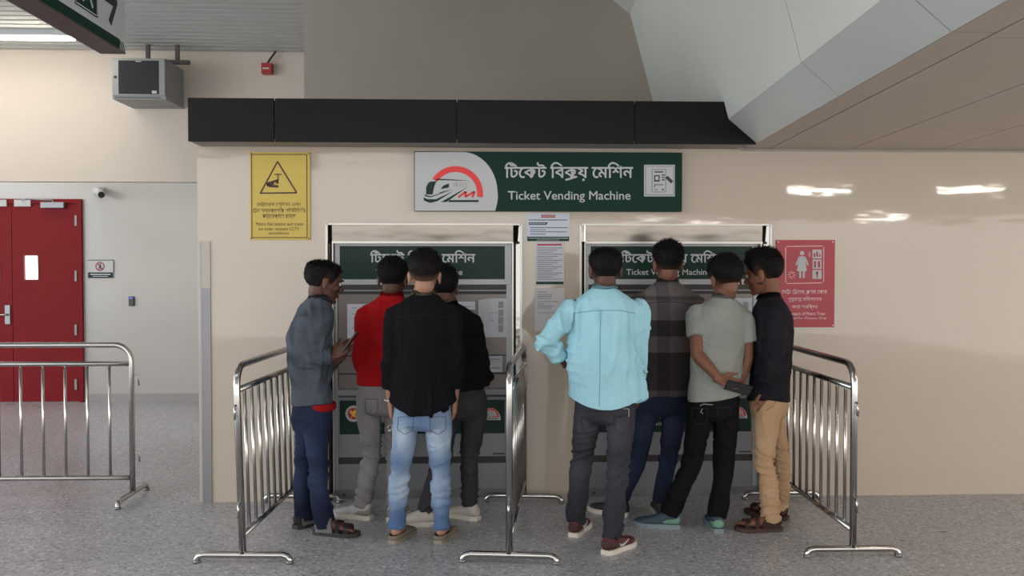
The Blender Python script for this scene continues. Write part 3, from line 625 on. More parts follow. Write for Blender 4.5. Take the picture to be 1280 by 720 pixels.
# ------------------------------------------------------------------ people
def hashn(i, j, k, seed):
    h = (i*374761393 + j*668265263 + k*2147483647 + seed*974634777) & 0xFFFFFFFF
    h = ((h ^ (h >> 13))*1274126177) & 0xFFFFFFFF
    return ((h ^ (h >> 16)) & 0xFFFF)/32767.5-1
def noise3(p, seed=0):
    f = np.floor(p).astype(np.int64); t = p-f; t = t*t*(3-2*t); r = 0
    for a in (0, 1):
        for b in (0, 1):
            for c in (0, 1):
                wgt = (t[:, 0] if a else 1-t[:, 0])*(t[:, 1] if b else 1-t[:, 1])*(t[:, 2] if c else 1-t[:, 2])
                r = r+wgt*hashn(f[:, 0]+a, f[:, 1]+b, f[:, 2]+c, seed)
    return r
class Acc:
    """collects closed lofts and ellipsoids for one remeshed surface"""
    def __init__(s): s.v = []; s.f = []
    def loft(s, st, n=18, e=1.0):
        base = len(s.v)
        for (c, A, Bv) in st:
            for k in range(n):
                t = 2*math.pi*k/n; ct, stn = math.cos(t), math.sin(t)
                ct = math.copysign(abs(ct)**e, ct); stn = math.copysign(abs(stn)**e, stn)
                s.v.append(tuple(c+A*ct+Bv*stn))
        m = len(st)
        for i in range(m-1):
            for k in range(n):
                a = base+i*n+k; b = base+i*n+(k+1) % n; s.f.append((a, b, b+n, a+n))
        for i, flip in ((0, 1), (m-1, 0)):
            s.v.append(tuple(st[i][0])); ci = len(s.v)-1
            for k in range(n):
                a = base+i*n+k; b = base+i*n+(k+1) % n; s.f.append((b, a, ci) if flip else (a, b, ci))
    def limb(s, pts, ref=V((1, 0, 0)), n=16, sub=4, capround=True):
        """pts: (pos, r) or (pos, ra, rb); smooth tube, tapering"""
        P = [V(p[0]) for p in pts]; RA = [p[1] for p in pts]; RB = [p[2] if len(p) > 2 else p[1] for p in pts]
        Q = []; m = len(P)
        for i in range(m-1):
            p0 = P[max(i-1, 0)]; p1 = P[i]; p2 = P[i+1]; p3 = P[min(i+2, m-1)]
            for k in range(sub):
                t = k/sub; h = t*t*(3-2*t)
                c = .5*((2*p1)+(p2-p0)*t+(2*p0-5*p1+4*p2-p3)*t*t+(3*p1-p0-3*p2+p3)*t**3)
                Q.append((c, RA[i]*(1-h)+RA[i+1]*h, RB[i]*(1-h)+RB[i+1]*h))
        Q.append((P[-1], RA[-1], RB[-1]))
        if capround:
            t0 = (Q[0][0]-Q[1][0]).normalized(); t1 = (Q[-1][0]-Q[-2][0]).normalized()
            c0, a0, b0 = Q[0]; c1, a1, b1 = Q[-1]
            Q = [(c0+t0*min(a0, b0)*.75, a0*.5, b0*.5)]+Q+[(c1+t1*min(a1, b1)*.75, a1*.5, b1*.5)]
        st = []
        for i, (c, a, b) in enumerate(Q):
            t = (Q[min(i+1, len(Q)-1)][0]-Q[max(i-1, 0)][0]).normalized()
            A = ref-t*ref.dot(t)
            A = A.normalized() if A.length > 1e-3 else t.orthogonal().normalized()
            st.append((c, A*a, t.cross(A)*b))
        s.loft(st, n)
    def ell(s, c, ax, n=16):
        """ellipsoid: centre, three half-axis vectors"""
        st = []
        for i in range(9):
            ph = math.pi*(i+.35)/(8.7) if 0 < i < 8 else (0.12 if i == 0 else math.pi-.12)
            st.append((c-ax[2]*math.cos(ph), ax[0]*math.sin(ph), ax[1]*math.sin(ph)))
        s.loft(st, n)
    def build(s, vox, smooth=3, fac=.5):
        me = bpy.data.meshes.new('t'); me.from_pydata(s.v, [], s.f)
        o = bpy.data.objects.new('t', me); COL.objects.link(o)
        md = o.modifiers.new('r', 'REMESH'); md.mode = 'VOXEL'; md.voxel_size = vox
        if smooth: ms = o.modifiers.new('s', 'SMOOTH'); ms.iterations = smooth; ms.factor = fac
        dg = bpy.context.evaluated_depsgraph_get(); ev = o.evaluated_get(dg)
        m2 = bpy.data.meshes.new_from_object(ev); bpy.data.objects.remove(o); bpy.data.meshes.remove(me)
        return m2
def coords(me):
    a = np.empty(len(me.vertices)*3, dtype=np.float32); me.vertices.foreach_get('co', a); return a.reshape(-1, 3).astype(float)
def normals(me):
    a = np.empty(len(me.vertices)*3, dtype=np.float32); me.vertices.foreach_get('normal', a); return a.reshape(-1, 3).astype(float)
def setco(me, c): me.vertices.foreach_set('co', np.ascontiguousarray(c, dtype=np.float32).ravel()); me.update()
def finish(me, name, m, root):
    c = coords(me)-np.array(root.location); setco(me, c)
    me.materials.clear()
    for mm in (m if isinstance(m, (list, tuple)) else [m]): me.materials.append(mm)
    me.shade_smooth(); me.name = name
    return link(bpy.data.objects.new(name, me), root)
def near(c, pts, rad):
    w_ = np.zeros(len(c))
    for p, k in pts:
        d = np.linalg.norm((c-np.array(p))*np.array([1, 1, 1]), axis=1); w_ = np.maximum(w_, k*np.exp(-(d/rad)**2))
    return w_
def wrinkle(me, creases, amp=.004, drape=.004, rad=.13, seed=1, droop=(9, 9, 2.2), knee=(5, 5, 26)):
    c = coords(me); n = normals(me)
    wv = np.stack([noise3(c*3.1+7, seed), noise3(c*3.1+17, seed+1), noise3(c*3.1+27, seed+2)], 1)
    tilt = np.stack([np.zeros(len(c)), np.zeros(len(c)), c[:, 0]*(.5*noise3(c*2.0, seed+5))], 1)
    a = np.exp(-(noise3((c+tilt+wv*.035)*np.array(knee), seed+3)/.22)**2)*1.7-.6
    b = np.exp(-(noise3((c+wv*.05)*np.array(droop)*1.5, seed+4)/.17)**2)*np.clip(.6+noise3(c*4, seed+6)*1.5, 0, 1.4)*1.6-.45
    k = near(c, creases, rad)
    small = noise3(c*34, seed+9)
    c2 = c+n*((amp*a*(k+.12)+drape*b*(1-.6*k)+.0009*small)[:, None])
    setco(me, c2)
def hand(acc, W, f, n, s, curl=.35, size=1.0, thumb=.5, spread=.10):
    """W wrist, f towards the fingers, n out of the palm, s thumb side"""
    f = f.normalized(); n = (n-f*n.dot(f)).normalized(); s = (s-f*s.dot(f)-n*s.dot(n)).normalized(); z = size
    acc.loft([(W-f*.03*z, s*.027*z, n*.02*z), (W, s*.027*z, n*.019*z), (W+f*.03*z, s*.035*z, n*.017*z), (W+f*.065*z, s*.041*z, n*.0145*z), (W+f*.09*z, s*.040*z, n*.011*z), (W+f*.097*z, s*.03*z, n*.006*z)], 16, .85)
    for i, (o, L_, r) in enumerate(((.0315, .070, .0083), (.0105, .079, .0085), (-.0105, .073, .0082), (-.0305, .057, .0073))):
        p = W+f*(.083-.004*abs(i-1))*z+s*o*z; d = (f+s*o*spread*20*.6).normalized(); pts = [(p-f*.02*z, r*z)]
        ax = n.cross(d).normalized() if n.cross(d).length > 0 else s
        cum = 0
        for q, fr in enumerate((.42, .32, .26)):
            cum += curl*(1.0 if q else .75)*(1+.10*i)
            dd = (d*math.cos(cum)+n*math.sin(cum)).normalized()
            pts.append((p, r*(1-.08*q)*z)); p = p+dd*L_*fr*z
        pts.append((p, r*.68*z)); acc.limb(pts, s, 10, 3)
    p = W+f*.022*z+s*.026*z; d1 = (f*.72+s*.62+n*.2*thumb).normalized(); d2 = (f*.9+s*.25+n*.35*thumb).normalized()
    acc.limb([(p-d1*.012*z, .0125*z), (p+d1*.034*z, .0110*z), (p+d1*.034*z+d2*.03*z, .0095*z), (p+d1*.034*z+d2*.056*z, .0068*z)], n, 10, 3)
def head(acc, C, R, k=1.0):
    """R: 3x3, columns right, forward, up"""
    x, y, z = (R @ V((1, 0, 0)))*k, (R @ V((0, 1, 0)))*k, (R @ V((0, 0, 1)))*k
    def P(a, b, c): return C+x*a+y*b+z*c
    acc.ell(P(0, -.008, .032), (x*.074, y*.094, z*.082))
    acc.ell(P(0, .030, -.005), (x*.066, y*.062, z*.080))
    acc.loft([(P(0, .028, .02), x*.064, y*.060), (P(0, .030, -.03), x*.060, y*.056), (P(0, .034, -.065), x*.050, y*.050), (P(0, .044, -.092), x*.034, y*.038), (P(0, .052, -.106), x*.018, y*.02)], 18)
    acc.ell(P(0, .078, -.095), (x*.018, y*.015, z*.014))
    acc.loft([(P(0, .086, .018), x*.008, y*.008), (P(0, .099, -.008), x*.010, y*.012), (P(0, .107, -.028), x*.016, y*.014), (P(0, .098, -.038), x*.014, y*.010)], 12)
    acc.ell(P(0, .084, .026), (x*.048, y*.012, z*.009))
    acc.ell(P(0, .090, -.058), (x*.022, y*.009, z*.0055)); acc.ell(P(0, .088, -.068), (x*.019, y*.009, z*.006))
    for s in (-1, 1):
        acc.ell(P(s*.040, .062, -.022), (x*.020, y*.020, z*.018))
        c = P(s*.079, -.008, -.008); ex = (x*.55+y*.0*s).normalized()*k
        out = (x*s*.8-y*.6).normalized()*k; fw = (y*.85+x*s*.35).normalized()*k
        acc.ell(c, (out*.010, fw*.017, z*.031)); acc.ell(c+z*.014, (out*.013, fw*.018, z*.018)); acc.ell(c-z*.024+fw*.003, (out*.008, fw*.009, z*.012))
def make_hair(root, C, R, m, k=1.0, top=.024, side=.010, nape=-.075, seed=0, quiff=0.0, tuft=.012, low=.004, flat=0.0):
    bm = bmesh.new(); bmesh.ops.create_icosphere(bm, subdivisions=5, radius=1)
    me = bpy.data.meshes.new('hair'); bm.to_mesh(me); bm.free(); d = coords(me)
    x, y, z = d[:, 0], d[:, 1], d[:, 2]
    rad = np.array([.075, .096, .084]); base = d*rad+np.array([0, -.008, .032])
    # hair line: height below which there is skin
    ang = np.arctan2(np.abs(x), -y)/math.pi           # 0 back, .5 side, 1 front
    line = np.interp(ang, [0, .22, .36, .44, .50, .58, .62, .70, .80, 1.0], [nape, nape+.006, nape+.022, -.012, .016, .004, -.02, .030, .062, .070])
    line = line+noise3(d*9, seed+3)*.004
    h = base[:, 2]-line
    t = np.clip(h/.05, 0, 1)
    up = np.clip((z+.1)/.9, 0, 1)
    thick = (low+(side-low)*np.clip(h/.07, 0, 1))+(top-side)*up**1.3+quiff*np.clip(y, 0, 1)*up
    nz = noise3(d*np.array([11, 11, 11]), seed)*.5+noise3(d*26, seed+1)*.35
    thick = thick*(1+.30*nz*np.clip(h/.05, 0, 1))
    thick = thick*np.clip(h/.012, 0, 1)**.5-.012*(h < 0)
    # follow the back of the skull and neck
    pos = base.copy()
    neckpull = np.clip((-.02-base[:, 2])/.06, 0, 1)*(y < .1)
    pos[:, 1] += neckpull*.018; 
    pos = pos+d*thick[:, None]
    pos[:, 2] = pos[:, 2]-flat*np.clip(pos[:, 2]-.07, 0, 1)
    Rm = np.array([[R[i][j] for j in range(3)] for i in range(3)])
    wpos = (pos*k) @ Rm.T+np.array(C)
    # short tufts standing on the shell
    hf = np.clip((h+.004)/.05, 0, 1)
    rng = np.random.default_rng(seed); nr = (d/rad); nr /= np.linalg.norm(nr, axis=1)[:, None]
    ok = np.where((h > .03) & (z > -.25))[0]; pick = rng.choice(ok, 1500)
    vs = []; fs = []
    comb = np.array([.35, .45, .25])
    for q in pick:
        p = pos[q]; nn = nr[q]+comb*.9+rng.normal(0, .38, 3); nn /= np.linalg.norm(nn); L_ = tuft*rng.uniform(.5, 1.4)*(.35+.65*up[q])
        sd = np.cross(nn, rng.normal(0, 1, 3)); sd /= np.linalg.norm(sd)+1e-9
        i = len(vs); vs += [p-nr[q]*.004+sd*.0028, p-nr[q]*.004-sd*.0028, p+nn*L_]; fs.append((i, i+1, i+2))
    vs = (np.array(vs)*k) @ Rm.T+np.array(C)
    faces = [tuple(p.vertices) for p in me.polygons]; n0 = len(wpos)
    m3 = bpy.data.meshes.new('hair'); m3.from_pydata(np.vstack([wpos, vs]).tolist(), [], faces+[(a+n0, b+n0, c+n0) for a, b, c in fs])
    at = m3.attributes.new('fade', 'FLOAT', 'POINT'); at.data.foreach_set('value', np.concatenate([hf, np.ones(len(vs))]).astype(np.float32))
    bpy.data.meshes.remove(me)
    return finish(m3, 'hair', m, root)
def folds(m, sc=(17, 17, 7), st=.9):
    nt = m.node_tree; N = nt.nodes; L = nt.links; b = N['Principled BSDF']
    tc = N.new('ShaderNodeTexCoord'); mp = N.new('ShaderNodeMapping'); mp.inputs['Scale'].default_value = sc; L.new(tc.outputs['Object'], mp.inputs[0])
    n = N.new('ShaderNodeTexNoise'); n.noise_type = 'RIDGED_MULTIFRACTAL'; n.inputs['Scale'].default_value = 1; n.inputs['Detail'].default_value = 2; n.inputs['Distortion'].default_value = .6; L.new(mp.outputs[0], n.inputs['Vector'])
    bp = N.new('ShaderNodeBump'); bp.inputs['Strength'].default_value = st; bp.inputs['Distance'].default_value = .011
    L.new(n.outputs[0], bp.inputs['Height'])
    for l in list(b.inputs['Normal'].links): L.new(l.from_socket, bp.inputs['Normal']); L.remove(l)
    L.new(bp.outputs[0], b.inputs['Normal']); return m
def fabric(name, col, col2=None, rough=.85, vscale=5, bump=.35, fold=(17, 17, 7), **kw):
    return folds(mat(name, col, rough, 0, vscale=vscale, col2=col2 or tuple(max(0, x*.86) for x in col), bump=bump, bscale=420, spec=.12, **kw), fold)
def denim(name, col, fade, knees, seed=0, amt=.6):
    """washed denim: pale worn areas at thigh and knee (wear of the cloth itself)"""
    m = mat(name, col, .85, bump=.35, bscale=380, spec=.12); folds(m, (9, 9, 22)); nt = m.node_tree; N = nt.nodes; L = nt.links; b = N['Principled BSDF']
    at = N.new('ShaderNodeAttribute'); at.attribute_name = 'fade'
    tc = N.new('ShaderNodeTexCoord'); n = N.new('ShaderNodeTexNoise'); n.inputs['Scale'].default_value = 9; n.inputs['Detail'].default_value = 5
    mp = N.new('ShaderNodeMapping'); mp.inputs['Scale'].default_value = (1, 1, .5); L.new(tc.outputs['Object'], mp.inputs[0]); L.new(mp.outputs[0], n.inputs['Vector'])
    r = N.new('ShaderNodeMapRange'); r.inputs['From Min'].default_value = .3; r.inputs['From Max'].default_value = .75; r.inputs['To Min'].default_value = .35; r.inputs['To Max'].default_value = 1.2; L.new(n.outputs[0], r.inputs[0])
    mu = N.new('ShaderNodeMath'); mu.operation = 'MULTIPLY'; L.new(at.outputs['Fac'], mu.inputs[0]); L.new(r.outputs[0], mu.inputs[1])
    mu2 = N.new('ShaderNodeMath'); mu2.operation = 'MULTIPLY'; mu2.use_clamp = True; L.new(mu.outputs[0], mu2.inputs[0]); mu2.inputs[1].default_value = amt
    mx = N.new('ShaderNodeMix'); mx.data_type = 'RGBA'; mx.inputs[6].default_value = lin(col); mx.inputs[7].default_value = lin(fade)
    L.new(mu2.outputs[0], mx.inputs[0]); L.new(mx.outputs[2], b.inputs['Base Color'])
    return m
def setfade(ob, pts, rad):
    c = coords(ob.data)+np.array(ob.parent.location); v = near(c, pts, rad).astype(np.float32)
    a = ob.data.attributes.new('fade', 'FLOAT', 'POINT'); a.data.foreach_set('value', v)
SK = {'mid': mat('skin_brown', (118, 78, 60), .5, var=.08, vscale=14, spec=.35), 'dark': mat('skin_deep_brown', (84, 54, 43), .5, var=.08, vscale=14, spec=.35),
      'light': mat('skin_light_brown', (156, 116, 96), .5, var=.06, vscale=14, spec=.35)}
def hairmat(nm, skin):
    m = mat(nm, (11, 10, 11), .7, spec=.15); nt = m.node_tree; N = nt.nodes; L = nt.links; b = N['Principled BSDF']
    at = N.new('ShaderNodeAttribute'); at.attribute_name = 'fade'; tc = N.new('ShaderNodeTexCoord'); n = N.new('ShaderNodeTexNoise'); n.inputs['Scale'].default_value = 160; L.new(tc.outputs['Object'], n.inputs['Vector'])
    ad = N.new('ShaderNodeMath'); ad.operation = 'MULTIPLY_ADD'; L.new(n.outputs[0], ad.inputs[0]); ad.inputs[1].default_value = .5; ad.inputs[2].default_value = -.25
    a2 = N.new('ShaderNodeMath'); a2.operation = 'ADD'; a2.use_clamp = True; L.new(ad.outputs[0], a2.inputs[0]); L.new(at.outputs['Fac'], a2.inputs[1])
    mx = N.new('ShaderNodeMix'); mx.data_type = 'RGBA'; mx.inputs[6].default_value = lin(skin); mx.inputs[7].default_value = lin((11, 10, 11)); L.new(a2.outputs[0], mx.inputs[0]); L.new(mx.outputs[2], b.inputs['Base Color'])
    return m
HM = {'mid': hairmat('clipped_hair', (76, 54, 44)), 'dark': hairmat('clipped_hair_dark', (50, 35, 30)), 'light': hairmat('clipped_hair_light', (112, 86, 72))}
HAIR = mat('black_hair', (11, 10, 11), .7, var=.3, vscale=60, spec=.15)
M['stubble'] = mat('short_beard', (34, 26, 24), .8)
M['eyew'] = mat('eye_white', (214, 208, 200), .3); M['iris'] = mat('eye_iris', (40, 24, 18), .25)
SOLEW = mat('sole_white', (206, 198, 188), .6, var=.12, vscale=20)
def head_R(az, pitch=0.0, roll=0.0):
    """az: 0 looks at the wall (+Y), 90 looks to the right (+X); pitch down positive"""
    return (Matrix.Rotation(-math.radians(az), 3, 'Z') @ Matrix.Rotation(-math.radians(pitch), 3, 'X') @ Matrix.Rotation(math.radians(roll), 3, 'Y'))
def footgeo(acc, heel, d, ankle, L_=.25, bare=True):
    """bare foot with toes"""
    s = V((d.y, -d.x, 0)); up = V((0, 0, 1))
    if not bare:
        acc.limb([(heel+d*.028+up*.034, .029), (heel+d*.12+up*.026, .024, .018), (heel+d*.19+up*.02, .02, .012)], s, 12, 3)
        acc.limb([(heel+d*.055+up*.035, .026), (heel+d*.052+up*.075, .028), (ankle+up*.03, .032)], s, 14, 3); return
    acc.loft([(heel+d*.0+up*.035, s*.018, up*.02), (heel+d*.02+up*.034, s*.029, up*.030), (heel+d*.07+up*.038, s*.031, up*.036), (heel+d*.13+up*.033, s*.036, up*.028), (heel+d*.18+up*.026, s*.042, up*.019), (heel+d*.205+up*.024, s*.040, up*.014)], 16, .9)
    for i, o in enumerate((.030, .013, -.001, -.014, -.026)):
        r = .0125 if i == 0 else .0085; L2 = (.245-.012*i)-.19
        acc.limb([(heel+d*.185+s*o+up*.024, r), (heel+d*(.185+L2*.7)+s*o+up*.022, r), (heel+d*(.185+L2)+s*o+up*.019, r*.8)], up, 8, 2)
    acc.limb([(heel+d*.055+up*.035, .030), (heel+d*.052+up*.075, .030), (ankle+up*.03, .034)], s, 14, 3)
def shoe(root, heel, d, kind, mats, side=1, L_=.275, label=None, lift=0.0):
    s = V((d.y, -d.x, 0)); up = V((0, 0, 1)); h0 = heel-d*.012; c0 = V(root.location)
    k = L_/.275
    def st(t, w, z, h, off=0): return (h0+d*t*k+s*(off*side)+up*z, s*w, up*h)
    # sole outline: t, half width, inner offset
    OUT = [(0, .022, 0), (.012, .030, 0), (.04, .036, 0), (.09, .034, .0), (.14, .038, -.002), (.185, .046, -.002), (.225, .045, .002), (.255, .034, .004), (.272, .018, .006)]
    def slab(z0, z1, grow=0.0, toe=0.0, lo=0, hi=99):
        bm = bmesh.new(); lows, highs = [], []
        O = OUT
        ring = [(h0+d*(t*k+(grow if i == len(O)-1 else (-grow if i == 0 else 0)))+s*(o*side+w_+grow), t) for i, (t, w_, o) in enumerate(O)] + [(h0+d*(t*k+(grow if i == len(O)-1 else (-grow if i == 0 else 0)))+s*(o*side-w_-grow), t) for i, (t, w_, o) in reversed(list(enumerate(O)))]
        vb = [bm.verts.new(p+up*(z0+toe*max(0, (t-.2)/.07)**2)-c0) for p, t in ring]; vt = [bm.verts.new(p+up*(z1+toe*max(0, (t-.2)/.07)**2)-c0) for p, t in ring]
        bm.faces.new(vb[::-1]); bm.faces.new(vt); n = len(vb)
        for q in range(n): bm.faces.new((vb[q], vb[(q+1) % n], vt[(q+1) % n], vt[q]))
        bmesh.ops.bevel(bm, geom=[e for e in bm.edges if abs(e.verts[0].co.z-e.verts[1].co.z) < 1e-4 or True][:0], offset=.002)
        return bm
    if kind == 'sneaker':
        a = Acc(); z = .022
        a.loft([st(-.002, .020, z+.020, .020), st(.008, .030, z+.034, .034), st(.04, .035, z+.040, .042), st(.075, .034, z+.036, .046), st(.115, .036, z+.028, .038), st(.155, .041, z+.018, .030, -.002), st(.20, .043, z+.012, .024, .001), st(.24, .036, z+.010, .018, .004), st(.262, .020, z+.008, .010, .006)], 20, .85)
        a.limb([(h0+d*.045*k+up*.06, .036, .040), (h0+d*.048*k+up*.088, .034, .038)], s, 16, 3)
        up_ = finish(a.build(.006, 3), 'shoe', mats['upper'], root)
        if label: up_['label'] = label
        so_ = obj('sole', slab(0, .026, .004, .006), mats['sole'], up_)
        bm = bmesh.new()
        for q in range(5):
            t = .10+q*.018; zz = .022+.062-.0115*q
            tube(bm, [h0+d*t*k+s*-.020+up*(zz-.004)-c0, h0+d*(t+.004)*k+up*(zz+.007)-c0, h0+d*t*k+s*.020+up*(zz-.004)-c0], .0028, 6)
        tag(obj('laces', bm, mats.get('lace', SOLEW), up_), kind='stuff')
        if 'panel' in mats:
            a = Acc(); a.loft([st(-.004, .021, z+.030, .020), st(.006, .033, z+.030, .028), st(.04, .0385, z+.024, .026), st(.075, .0375, z+.020, .022), st(.10, .036, z+.016, .012)], 18, .85)
            hp = finish(a.build(.006, 2), 'heel_panel', mats['panel'], root); hp.parent = up_
        if 'mark' in mats:
            for sg in (1, -1):
                sw = [(.085, .030), (.095, .026), (.115, .028), (.165, .052), (.118, .040), (.098, .038), (.088, .044)]
                bm = bmesh.new(); vs = [bm.verts.new(h0+d*t*k+s*(sg*(.0445-.0*abs(t-.12))+(-.001*side))+up*(zz+.006)-c0) for t, zz in sw]; f0 = bm.faces.new(vs)
                r = bmesh.ops.extrude_face_region(bm, geom=[f0]); bmesh.ops.translate(bm, verts=[v for v in r['geom'] if isinstance(v, bmesh.types.BMVert)], vec=s*(-.012*sg))
                obj('side_mark', bm, mats['mark'], up_)
        return up_
    if kind == 'slipon':
        so_ = None
        a = Acc()
        a.loft([st(.13, .040, .030, .030), st(.155, .043, .032, .030), st(.20, .045, .026, .026, .001), st(.24, .037, .022, .018, .004), st(.264, .020, .018, .010, .006)], 20, .8)
        for sg in (1, -1):
            a.limb([(h0+d*.0*k+up*.030, .006, .014), (h0+d*.012*k+s*sg*.024+up*.030, .007, .016), (h0+d*.05*k+s*sg*.036+up*.030, .006, .017), (h0+d*.10*k+s*sg*.037+up*.032, .006, .018), (h0+d*.15*k+s*sg*.041+up*.034, .006, .02)], s, 10, 3)
        up_ = finish(a.build(.0045, 2), 'shoe', mats['upper'], root)
        obj('sole', slab(0, .018, .001, .002), mats['sole'], up_)
        return up_
    # sandal
    so_ = obj('sandal', slab(0, .024, .003, .004), mats['sole'], root)
    if label: so_['label'] = label
    def strap(t0, t1, hgt, wd, nm='strap', m=None):
        bm = bmesh.new(); n = 12; A_, B_ = [], []
        for q in range(n+1):
            ph = math.pi*q/n; w_ = (.044 if t0 > .1 else .040)
            p = h0+d*(t0*k)+s*(-w_*math.cos(ph)); e = h0+d*(t1*k)+s*(-w_*math.cos(ph))
            zz = .020+(hgt-.020)*math.sin(ph)**.6
            A_.append(bm.verts.new(p+up*zz-c0)); B_.append(bm.verts.new(e+up*(zz-(.002 if t1 > t0 else 0))-c0))
        for q in range(n): bm.faces.new((A_[q], A_[q+1], B_[q+1], B_[q]))
        bmesh.ops.solidify(bm, geom=bm.faces[:], thickness=.004)
        return obj(nm, bm, m or mats['upper'], so_)
    strap(.192, .226, .074, 0); strap(.142, .170, .090, 0); strap(.098, .116, .106, 0, m=mats.get('strap2'))
    bm = bmesh.new(); n = 14; A_, B_ = [], []
    for q in range(n+1):
        ph = math.pi*(q/n)-math.pi/2
        p = h0+d*(.075-.078*math.cos(ph))*k+s*(.040*math.sin(ph))
        A_.append(bm.verts.new(p+up*.050-c0)); B_.append(bm.verts.new(p+up*.076-c0))
    for q in range(n): bm.faces.new((A_[q], A_[q+1], B_[q+1], B_[q]))
    bmesh.ops.solidify(bm, geom=bm.faces[:], thickness=.004); obj('heel_strap', bm, mats['upper'], so_)
    for sg in (1, -1):
        a, b_ = h0+s*sg*.041, up
        bm = bmesh.new(); vs = [bm.verts.new(a+d*t*k+up*z-c0) for t, z in ((.02, .02), (.13, .02), (.12, .07), (.10, .07), (.06, .045), (.03, .066), (.015, .062))]
        bm.faces.new(vs); bmesh.ops.solidify(bm, geom=bm.faces[:], thickness=.004); obj('side_strap', bm, mats.get('strap2') or mats['upper'], so_)
    return so_

def person(S):
    """S: pixel joints of the photograph placed at real depths, plus build and clothes"""
    feet = []
    for key in ('Lfoot', 'Rfoot'):
        h, t = S[key]; H_ = atZ(*h); T_ = atZ(*t); d = (T_-H_)
        if 'dir' in S and key in S['dir']: a_ = math.radians(S['dir'][key]); d = V((math.sin(a_), math.cos(a_), 0))
        d.z = 0; d.normalize(); feet.append((H_, d))
    Y0 = S.get('Y', sum((h.y+d.y*.05) for h, d in feet)/2)
    root = empty('person', ((feet[0][0].x+feet[1][0].x)/2+(feet[0][1].x+feet[1][1].x)*.05, (feet[0][0].y+feet[1][0].y)/2+.03, 0), S['label'], 'person')
    ta = math.radians(S.get('torso', 0)); Rt = V((math.cos(ta), -math.sin(ta), 0)); Ft = V((math.sin(ta), math.cos(ta), 0)); up = V((0, 0, 1))
    pa = math.radians(S.get('pelvis_az', S.get('torso', 0))); Rp = V((math.cos(pa), -math.sin(pa), 0)); Fp = V((math.sin(pa), math.cos(pa), 0))
    def J(key, dy=0): p = S[key]; return atY(p[0], p[1], Y0+(p[2] if len(p) > 2 else 0))
    pel, chest, nb = J('pelvis'), J('chest'), J('neck')
    hc = J('head'); k = S.get('build', 1.0); hk = S.get('hk', 1.07)
    R = head_R(*S['face'])
    # ---- body (one continuous surface)
    a = Acc(); head(a, hc, R, hk)
    jaw = hc-(R @ V((0, 0, 1)))*.055*hk-(R @ V((0, 1, 0)))*.025
    a.limb([(hc-(R @ V((0, 0, 1)))*.02*hk-(R @ V((0, 1, 0)))*.02, .052), (jaw, .053), (nb+up*.02, .056), (nb-up*.03, .056)], Rt, 18, 3)
    W_ = S.get('sw', .17)                                        # half shoulder joint distance
    def tor(grow=0.0, low=None):
        q = nb-pel; L_ = q.length
        def at(t): return pel+(chest-pel)*min(1, t/.55) if t <= .55 else chest+(nb-chest)*((t-.55)/.45)
        rows = [(-.10, .150, .105), (0, .155, .112), (.2, .140, .100), (.4, .148, .105), (.6, .162, .112), (.78, .165, .105), (.90, .135, .085), (.97, .085, .065), (1.0, .062, .056)]
        return [(at(t) if t >= 0 else pel+up*(t*L_), (Rt if t > .2 else Rp)*((w_*k)+grow), (Ft if t > .2 else Fp)*((h_*k)+grow)) for t, w_, h_ in rows]
    a.loft([(c, A*.86, B_*.84) for c, A, B_ in tor()], 24)
    sh = {}
    for sd, key in ((-1, 'L'), (1, 'R')):
        sp = J(key+'sh'); el = J(key+'el'); wr = J(key+'wr'); sh[key] = (sp, el, wr)
        a.limb([(sp*.6+(chest*.0+nb)*.4-up*.05, .05), (sp, .050), (sp*.5+el*.5, .043), (el, .036), (el*.55+wr*.45, .036), (wr, .026, .022)], Ft, 14, 4)
        hd = S[key+'hand']
        fdir = V(hd[0]); ndir = V(hd[1]); sdir = V(hd[2])
        hand(a, wr, fdir, ndir, sdir, hd[3], S.get('hs', .95), hd[4] if len(hd) > 4 else .5)
    legs = []
    Lf = {}
    for i, key in enumerate(('L', 'R')):
        sg = -1 if key == 'L' else 1
        H_, d = feet[i]; ank = H_+d*.05+up*.085
        hip = pel+Rp*(sg*.085*k)-up*.03
        if key+'hip' in S: hip = J(key+'hip')
        kn = atY(S[key+'kn'][0], S[key+'kn'][1], (hip.y+ank.y)/2+Fp.y*.02+(S[key+'kn'][2] if len(S[key+'kn']) > 2 else 0))
        Lf[key] = (hip, kn, ank, H_, d)
        a.limb([(hip, .064*k), (hip*.5+kn*.5, .052*k), (kn, .040), (kn*.6+ank*.4, .037), (ank+up*.03, .029), (ank-up*.02, .029)], Rp, 16, 4)
        kd = S['shoes'][0]
        footgeo(a, H_ + up*(.022 if kd != 'sneaker' else .02)+d*.003, d, ank, bare=(kd == 'sandal'))
    me = a.build(.0052, 2, .4)
    c = coords(me)
    body = finish(me, 'body', SK[S['skin']], root)
    # eyes and brows
    for sg in (-1, 1):
        e = hc+(R @ V((sg*.031, .0805, .004)))*hk
        bm = bmesh.new(); bmesh.ops.create_uvsphere(bm, u_segments=14, v_segments=8, radius=.0108)
        bmesh.ops.translate(bm, verts=bm.verts, vec=e-root.location); ey = obj('eye', bm, M['eyew'], body, True)
        bm = bmesh.new(); bmesh.ops.create_uvsphere(bm, u_segments=10, v_segments=6, radius=.0062); bmesh.ops.translate(bm, verts=bm.verts, vec=e+(R @ V((0, .0065, 0)))-root.location); o = obj('iris', bm, M['iris'], ey, True); o.parent = body
        bm = bmesh.new(); tube(bm, [hc+(R @ V(p))*hk-root.location for p in ((sg*.014, .098, .023), (sg*.032, .097, .029), (sg*.050, .082, .024))], [.003, .0036, .002], 6); obj('eyebrow', bm, HAIR, body)
